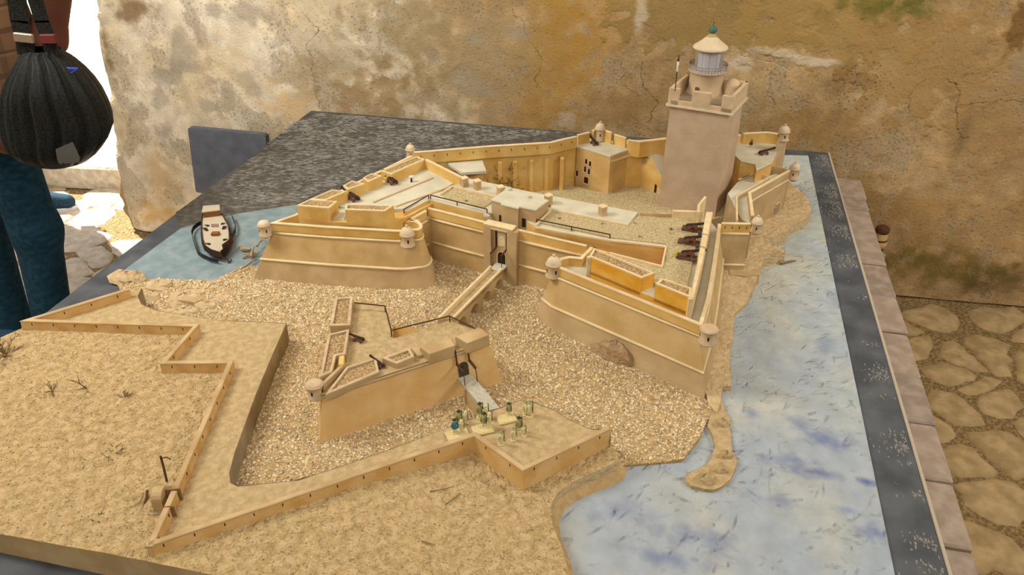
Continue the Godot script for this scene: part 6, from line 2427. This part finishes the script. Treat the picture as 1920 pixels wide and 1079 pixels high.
	for q in [[806, 922, 852, 913], [838, 945, 864, 925], [790, 1015, 816, 1022]]:
		var o := thing("dry_stick", names[k], "stick", P(q[0], q[1], 0.05), "thin sticks in the front sand")
		var st := new_st()
		var a := P(q[0], q[1], land_h(v2(P(q[0], q[1], 0.05))) + 0.002)
		var b := P(q[2], q[3], land_h(v2(P(q[2], q[3], 0.05))) + 0.002)
		tube(st, [a, a.lerp(b, 0.4) + Vector3(0, 0.001, 0.002), b], 0.0011, 5, 0.0006)
		part(o, "stick", st, M.twig_grey)
		k += 1

# ---------------------------------------------------------------- the turned object by the wall
func build_small() -> void:
	var c := on_wall(1653, 470)
	var p := F(1656, 560)
	var base := wallp(c.x, 0.0, 0.09)
	var o := thing("striped_roll", "striped brown and cream turned object at the wall beyond the plank ledge", "roll", base)
	var y0 := D(1652, 467, base.z).y
	var y1 := D(1642, 420, base.z).y
	var x0 := D(1650, 450, base.z).x
	var st := new_st(true)
	var pr := [0.0001, 0.0, 0.016, 0.001, 0.022, 0.010, 0.019, 0.018]
	var ax := Vector3(x0, y0 - 0.01, base.z)
	lathe(st, [0.0001, 0.0, 0.020, 0.002, 0.024, 0.012, 0.022, 0.022], ax, 20, 0.82)
	part(o, "lower_cap", st, M.wood_dark)
	st = new_st(true)
	lathe(st, [0.024, 0.022, 0.031, 0.030, 0.032, 0.045, 0.028, 0.056], ax, 20, 0.82)
	part(o, "lower_band", st, M.band_cream)
	st = new_st(true)
	lathe(st, [0.029, 0.056, 0.030, 0.060, 0.029, 0.064], ax, 20, 0.82)
	part(o, "dark_band", st, M.wood_dark)
	st = new_st(true)
	lathe(st, [0.028, 0.064, 0.026, 0.082, 0.022, 0.092], ax, 20, 0.82)
	part(o, "upper_band", st, M.band_cream)
	st = new_st(true)
	lathe(st, [0.024, 0.092, 0.028, 0.098, 0.028, 0.112, 0.020, 0.120, 0.0001, 0.121], ax, 20, 0.82)
	part(o, "upper_cap", st, M.wood_dark)
	st = new_st()
	box(st, at(Vector3(ax.x, ax.y * 0.5, ax.z)), Vector3(0.05, ax.y, 0.05), 0.004)
	part(o, "post", st, M.bench)

# ---------------------------------------------------------------- people: one continuous surface round a skeleton
# bones: a, b, radius a, radius b; blended with a smooth minimum, meshed as surface nets
func skin(bones: Array, cell: float, k: float, smooth := true) -> SurfaceTool:
	var lo := Vector3.ONE * 1e9
	var hi := -lo
	for b in bones:
		var r: float = maxf(b[2], b[3]) + cell * 2.5
		lo = lo.min(b[0] - Vector3.ONE * r).min(b[1] - Vector3.ONE * r)
		hi = hi.max(b[0] + Vector3.ONE * r).max(b[1] + Vector3.ONE * r)
	var n := Vector3i(((hi - lo) / cell).ceil()) + Vector3i.ONE
	var f := PackedFloat32Array()
	f.resize(n.x * n.y * n.z)
	f.fill(1e3)
	for b in bones:
		var a: Vector3 = b[0]
		var c: Vector3 = b[1]
		var ra: float = b[2]
		var rb: float = b[3]
		var r := maxf(ra, rb) + k * 1.5 + cell * 2.0
		var b0 := Vector3i(((a.min(c) - Vector3.ONE * r - lo) / cell).floor()).clamp(Vector3i.ZERO, n - Vector3i.ONE)
		var b1 := Vector3i(((a.max(c) + Vector3.ONE * r - lo) / cell).ceil()).clamp(Vector3i.ZERO, n - Vector3i.ONE)
		var ac := c - a
		var l2 := maxf(ac.length_squared(), 1e-9)
		for z in range(b0.z, b1.z + 1):
			for y in range(b0.y, b1.y + 1):
				for x in range(b0.x, b1.x + 1):
					var p := lo + Vector3(x, y, z) * cell
					var t := clampf((p - a).dot(ac) / l2, 0.0, 1.0)
					var d := p.distance_to(a + ac * t) - lerpf(ra, rb, t)
					var i := (z * n.y + y) * n.x + x
					var e := f[i]
					if e > 100.0:
						f[i] = d
					else:
						var h := maxf(k - absf(e - d), 0.0) / k
						f[i] = minf(e, d) - h * h * k * 0.25
	var st := new_st(smooth)
	var vert := {}
	var off3 := [Vector3i(0, 0, 0), Vector3i(1, 0, 0), Vector3i(0, 1, 0), Vector3i(1, 1, 0), Vector3i(0, 0, 1), Vector3i(1, 0, 1), Vector3i(0, 1, 1), Vector3i(1, 1, 1)]
	var edges := [[0, 1], [2, 3], [4, 5], [6, 7], [0, 2], [1, 3], [4, 6], [5, 7], [0, 4], [1, 5], [2, 6], [3, 7]]
	for z in n.z - 1:
		for y in n.y - 1:
			for x in n.x - 1:
				var i0 := (z * n.y + y) * n.x + x
				if f[i0] > cell * 3.0:
					continue
				var v := []
				var neg := 0
				for o in off3:
					var q := f[((z + o.z) * n.y + y + o.y) * n.x + x + o.x]
					v.append(q)
					if q < 0.0:
						neg += 1
				if neg == 0 or neg == 8:
					continue
				var s := Vector3.ZERO
				var m := 0
				for e in edges:
					var p: float = v[e[0]]
					var q: float = v[e[1]]
					if (p < 0.0) != (q < 0.0):
						s += Vector3(off3[e[0]]).lerp(Vector3(off3[e[1]]), p / (p - q))
						m += 1
				vert[i0] = lo + (Vector3(x, y, z) + s / m) * cell
	var sx := 1
	var sy := n.x
	var sz := n.x * n.y
	for i in vert:
		var x: int = i % n.x
		var y: int = (i / n.x) % n.y
		var z: int = i / sz
		for ax in [[sx, sy, sz], [sy, sz, sx], [sz, sx, sy]]:
			var j: int = i + ax[0]
			if (f[i] < 0.0) == (f[j] < 0.0):
				continue
			var a: int = i
			var b: int = i - ax[1]
			var c: int = i - ax[1] - ax[2]
			var d: int = i - ax[2]
			if vert.has(b) and vert.has(c) and vert.has(d):
				if f[i] < 0.0:
					quad(st, vert[a], vert[d], vert[c], vert[b])
				else:
					quad(st, vert[a], vert[b], vert[c], vert[d])
	return st

# a standing man; local axes: x to his left, y up, z to the front; returns the joints
func man(o: Node3D, shirt: Material, jeans: Material, skin_m: Material, hair_m: Material, shoe_m: Material, legs: Array, arms: Array, sleeve := 0.62) -> void:
	# legs: [hip, knee, ankle, toe] twice; arms: [shoulder, elbow, wrist] twice
	var body := []
	for a in arms:
		body.append([a[0], a[1], 0.050, 0.041])
		body.append([a[1], a[2], 0.040, 0.027])
	body.append([Vector3(0, 1.44, -0.01), Vector3(0, 1.56, 0.01), 0.055, 0.052])
	body.append([Vector3(0, 1.30, 0), Vector3(0, 1.44, -0.01), 0.10, 0.07])
	part(o, "body", skin(body, 0.012, 0.03), skin_m, true)
	var tor := []
	for a in arms:
		tor.append([Vector3(a[0].x * 0.75, 1.40, -0.01), a[0], 0.060, 0.064])
		tor.append([a[0], a[0].lerp(a[1], sleeve), 0.064, 0.058])
		tor.append([Vector3(a[0].x * 0.5, 1.33, 0.0), Vector3(a[0].x * 0.46, 1.08, 0.0), 0.116, 0.112])
		tor.append([Vector3(a[0].x * 0.46, 1.08, 0.0), Vector3(a[0].x * 0.48, 0.86, 0.0), 0.114, 0.122])
	part(o, "shirt", skin(tor, 0.012, 0.05), shirt, true)
	var lg := []
	for l in legs:
		lg.append([l[0] + Vector3(0, 0.06, 0), l[0], 0.098, 0.098])
		lg.append([l[0], l[1], 0.094, 0.066])
		lg.append([l[1], l[2], 0.066, 0.055])
	lg.append([legs[0][0] + Vector3(0, 0.04, 0), legs[1][0] + Vector3(0, 0.04, 0), 0.10, 0.10])
	part(o, "jeans", skin(lg, 0.012, 0.04), jeans, true)
	for l in legs:
		var a: Vector3 = l[2]
		var t: Vector3 = l[3]
		var d := Vector3(t.x - a.x, 0, t.z - a.z).normalized()
		var heel := Vector3(a.x, 0.048, a.z) - d * 0.045
		var sb := [[heel, Vector3(a.x, 0.062, a.z) + d * 0.05, 0.040, 0.042], [Vector3(a.x, 0.060, a.z) + d * 0.05, Vector3(a.x, 0.040, a.z) + d * 0.155, 0.042, 0.034], [heel + Vector3(0, 0.0, 0), a - Vector3(0, 0.02, 0), 0.040, 0.045]]
		var sh := part(o, "shoe", skin(sb, 0.008, 0.02), shoe_m, true)
		var st := new_st()
		var side: Vector3 = d.cross(Vector3.UP)
		var outl := PackedVector2Array()
		for k in 14:
			var an := TAU * k / 14
			var q := Vector3(a.x, 0, a.z) + d * (0.052 + 0.142 * cos(an)) + side * sin(an) * (0.043 if cos(an) > -0.3 else 0.038)
			outl.append(Vector2(q.x, q.z))
		prism(st, outl, -TABLE, -TABLE + 0.022, 0.003)
		part(sh, "sole", st, M.sole, true)
		st = new_st()
		for k in 4:
			var c := Vector3(a.x, 0.100 - k * 0.009, a.z) + d * (0.045 + 0.024 * k)
			tube(st, [c - side * 0.022 - Vector3(0, 0.006, 0), c + Vector3(0, 0.004, 0) , c + side * 0.022 - Vector3(0, 0.006, 0)], 0.003, 5)
		part(sh, "laces", st, M.sole, true)
	# head with a face
	var hd := [[Vector3(0, 1.655, -0.012), Vector3(0, 1.675, 0.012), 0.086, 0.080], [Vector3(0, 1.61, 0.02), Vector3(0, 1.585, 0.045), 0.060, 0.036], [Vector3(0, 1.655, 0.088), Vector3(0, 1.628, 0.104), 0.010, 0.015], [Vector3(-0.03, 1.668, 0.076), Vector3(0.03, 1.668, 0.076), 0.012, 0.012], [Vector3(-0.02, 1.597, 0.074), Vector3(0.02, 1.597, 0.074), 0.010, 0.010]]
	for s in [-1, 1]:
		hd.append([Vector3(0.083 * s, 1.66, -0.004), Vector3(0.088 * s, 1.625, 0.0), 0.014, 0.010])
	part(o, "head", skin(hd, 0.006, 0.02), skin_m, true)
	part(o, "hair", skin([[Vector3(0, 1.69, -0.02), Vector3(0, 1.70, 0.015), 0.090, 0.080], [Vector3(0, 1.63, -0.045), Vector3(0, 1.69, -0.03), 0.070, 0.082]], 0.008, 0.02), hair_m, true)
	for a in arms:      # hands with five fingers, slightly curled
		var w: Vector3 = a[2]
		var d: Vector3 = (a[2] - a[1]).normalized()
		var x := d.cross(Vector3.BACK).normalized()
		if x.length() < 0.5:
			x = Vector3.RIGHT
		var z := x.cross(d).normalized()
		var hb := [[w, w + d * 0.075, 0.026, 0.020], [w + d * 0.03 - z * 0.018, w + d * 0.08 - z * 0.026, 0.017, 0.013], [w + d * 0.03 + z * 0.018, w + d * 0.08 + z * 0.026, 0.017, 0.013]]
		for k in 4:
			var zz := z * (-0.030 + 0.020 * k)
			var ln: float = [0.032, 0.040, 0.043, 0.036][k]
			var p0 := w + d * 0.082 + zz
			var p1 := p0 + d * ln + x * 0.006
			var p2 := p1 + d * ln * 0.7 + x * 0.018
			hb.append([p0, p1, 0.0088, 0.0082])
			hb.append([p1, p2, 0.0082, 0.0072])
		hb.append([w + d * 0.03 + z * 0.030, w + d * 0.065 + z * 0.052 + x * 0.01, 0.012, 0.0095])
		hb.append([w + d * 0.065 + z * 0.052 + x * 0.01, w + d * 0.095 + z * 0.054 + x * 0.018, 0.0095, 0.008])
		part(o, "hand", skin(hb, 0.004, 0.006), skin_m, true)

func plaid() -> StandardMaterial3D:
	var m := flat(Color.WHITE, 0.9)
	var s := 128
	var im := Image.create(s, s, false, Image.FORMAT_RGB8)
	for y in s:
		for x in s:
			var c := c8(128, 98, 70)
			if (x / 8) % 4 == 0:
				c = c.lerp(c8(70, 48, 40), 0.45)
			if (y / 8) % 4 == 0:
				c = c.lerp(c8(70, 48, 40), 0.45)
			if (y / 4) % 16 == 9:
				c = c.lerp(c8(190, 160, 120), 0.4)
			im.set_pixel(x, y, c)
	m.albedo_texture = ImageTexture.create_from_image(im)
	m.uv1_triplanar = true
	m.uv1_scale = Vector3.ONE / 0.22
	return m

func build_people() -> void:
	var skin_m := flat(c8(112, 70, 54), 0.6)
	var hair := flat(c8(28, 22, 20), 0.7)
	var denim := mat(c8(20, 48, 62), c8(34, 66, 82), 0.25, bump_fine, 0.05, 0.9, 0.02, 81)
	var shoe := mat(c8(26, 50, 68), c8(44, 72, 92), 0.1, bump_fine, 0.03, 0.7, 0.02, 82)
	# the visitor beside the table, seen from behind with a sack bag on the right shoulder
	var z := -2.16
	var hx := D(-44, 300, z).x
	var o := thing("person", "person in jeans and brown plaid shirt standing left of the table, mostly outside the frame", "person", Vector3(hx, 0, z), "", PI - 0.25)
	# local x points to his left; seen from behind the right side is on the right of the picture
	var inv := o.transform.affine_inverse()
	var el := D(92, 74, z)
	var shd := el + (D(98, 0, z) - el) * 2.15
	shd.y = minf(shd.y, 1.40)
	var re := inv * el
	var rs := inv * shd
	var rw := inv * (D(52, 170, z - 0.10))
	man(o, plaid(), denim, skin_m, hair, shoe,
		[[Vector3(-0.092, 0.88, 0), Vector3(-0.105, 0.47, 0.02), Vector3(-0.085, 0.09, -0.03), Vector3(-0.12, 0, 0.2)], [Vector3(0.092, 0.88, 0), Vector3(0.11, 0.47, 0.03), Vector3(0.13, 0.09, 0.02), Vector3(0.17, 0, 0.2)]],
		[[rs, re, rw], [Vector3(0.19, 1.40, -0.01), Vector3(0.26, 1.10, -0.04), Vector3(0.24, 0.92, 0.12)]], 0.3)
	# sack bag
	var zb := -1.94
	var b := thing("drawstring_bag", "large black drawstring sack bag hanging from the standing person's shoulder", "bag", D(108, 312, zb))
	var rows := [[92, 48, 112], [100, 40, 118], [112, 34, 136], [130, 24, 154], [150, 15, 170], [172, 9, 184], [195, 6, 196], [218, 5, 204], [240, 8, 207], [258, 13, 201], [275, 24, 190], [290, 40, 178], [301, 60, 164], [309, 82, 140], [313, 100, 124]]
	var fold := func(t: float, v: float) -> float: return 1.0 + (0.10 * sin(t * 13.0 + v * 1.5) + 0.06 * sin(t * 27.0 + 1.0 + v * 3.0)) * (1.0 - smoothstep(0.55, 1.0, v))
	var st := new_st(true)
	var n := 120
	var prev := []
	for i in rows.size():
		var l := D(rows[i][1], rows[i][0], zb)
		var r := D(rows[i][2], rows[i][0], zb)
		var c := (l + r) * 0.5
		var rx := l.distance_to(r) * 0.5
		var v := i / float(rows.size() - 1)
		var rz := minf(0.085, rx * 0.75)
		var ring := []
		for k in n:
			var a := TAU * k / n
			var ff: float = fold.call(a, v)
			ring.append(c + Vector3(cos(a) * rx * lerpf(1.0, ff, absf(sin(a)) * 0.6 + 0.1), 0, sin(a) * rz * ff))
		if i > 0:
			for k in n:
				quad(st, prev[k], prev[(k + 1) % n], ring[(k + 1) % n], ring[k])
		prev = ring
	var cc := D(112, 315, zb)
	for k in n:
		tri(st, prev[k], prev[(k + 1) % n], cc)
	part(b, "sack", st, M.bag)
	for q in [[[30, -12, 37, 40, 45, 70, 50, 102], 0.0225], [[63, -12, 79, 40, 91, 72, 99, 104], 0.0185]]:
		st = new_st()
		for i in 3:
			var a := D(q[0][i * 2], q[0][i * 2 + 1], zb + 0.02)
			var c := D(q[0][i * 2 + 2], q[0][i * 2 + 3], zb + 0.02)
			var t := along(a, c)
			box(st, t, Vector3(a.distance_to(c) + 0.004, 0.006, 0.05).abs() if false else Vector3(a.distance_to(c) + 0.006, q[1] * 1.9, 0.006), 0.001)
		var sp := part(b, "strap", st, M.bag)
		st = new_st()
		var m := D(q[0][4], q[0][5] + 1, zb + 0.026)
		box(st, Transform3D(along(D(q[0][2], q[0][3], zb), D(q[0][6], q[0][7], zb)).basis, m), Vector3(0.022, q[1] * 2.0, 0.010), 0.002)
		part(sp, "buckle", st, flat(c8(150, 132, 112), 0.4, 0.3) if q[0][0] == 30 else flat(c8(104, 48, 44), 0.6))
	# the straps run on over his shoulder
	st = new_st()
	var s0 := D(28, -12, zb + 0.02)
	var s1 := D(60, -12, zb + 0.02)
	var sh := o.transform * Vector3(-0.15, 1.475, -0.03)
	for s in [s0, s1]:
		tube(st, [s, s.lerp(sh, 0.5) + Vector3(0.02, 0, 0.06), sh], 0.012, 8)
	part(b, "shoulder_strap", st, M.bag)
	st = new_st()
	for q in [[[125, 127, 146, 128], 0], [[146, 128, 133, 137], 0], [[127, 129, 143, 130], 0]]:
		tube(st, [D(q[0][0], q[0][1], zb + 0.089), D(q[0][2], q[0][3], zb + 0.089)], 0.0016, 5)
	part(b, "blue_emblem", st, flat(c8(60, 80, 190), 0.5))
	# shiny grey patch and a plastic bottle pocket low on the bag
	st = new_st(true)
	var pr := [[104, 280, 136, 266], [106, 292, 144, 282], [108, 302, 150, 296], [112, 308, 148, 305]]
	for i in 3:
		quad(st, D(pr[i][0], pr[i][1], zb + 0.103 - i * 0.012), D(pr[i][2], pr[i][3], zb + 0.103 - i * 0.012), D(pr[i + 1][2], pr[i + 1][3], zb + 0.091 - i * 0.012), D(pr[i + 1][0], pr[i + 1][1], zb + 0.091 - i * 0.012))
	part(b, "shiny_patch", st, flat(c8(120, 122, 124), 0.45))
	# a second visitor in the doorway, of whom one blue shoe shows
	var sp2 := F(88, 388)
	var p2 := thing("person", "person standing in the doorway with one blue laced shoe showing", "person", Vector3(sp2.x - 0.10, 0.0, sp2.z - 0.01), "", PI * 0.5 + 0.22)
	var d2 := mat(c8(30, 44, 60), c8(44, 60, 78), 0.25, bump_fine, 0.05, 0.9, 0.02, 83)
	man(p2, flat(c8(120, 120, 116), 0.9), d2, skin_m, hair, shoe,
		[[Vector3(-0.085, 0.88, 0), Vector3(-0.09, 0.47, 0.01), Vector3(-0.08, 0.09, 0.05), Vector3(-0.09, 0, 0.25)], [Vector3(0.085, 0.88, 0), Vector3(0.09, 0.47, -0.06), Vector3(0.09, 0.09, -0.30), Vector3(0.13, 0, -0.05)]],
		[[Vector3(-0.18, 1.40, -0.01), Vector3(-0.23, 1.12, -0.06), Vector3(-0.20, 0.90, 0.02)], [Vector3(0.18, 1.40, -0.01), Vector3(0.24, 1.12, -0.05), Vector3(0.22, 0.88, 0.02)]])
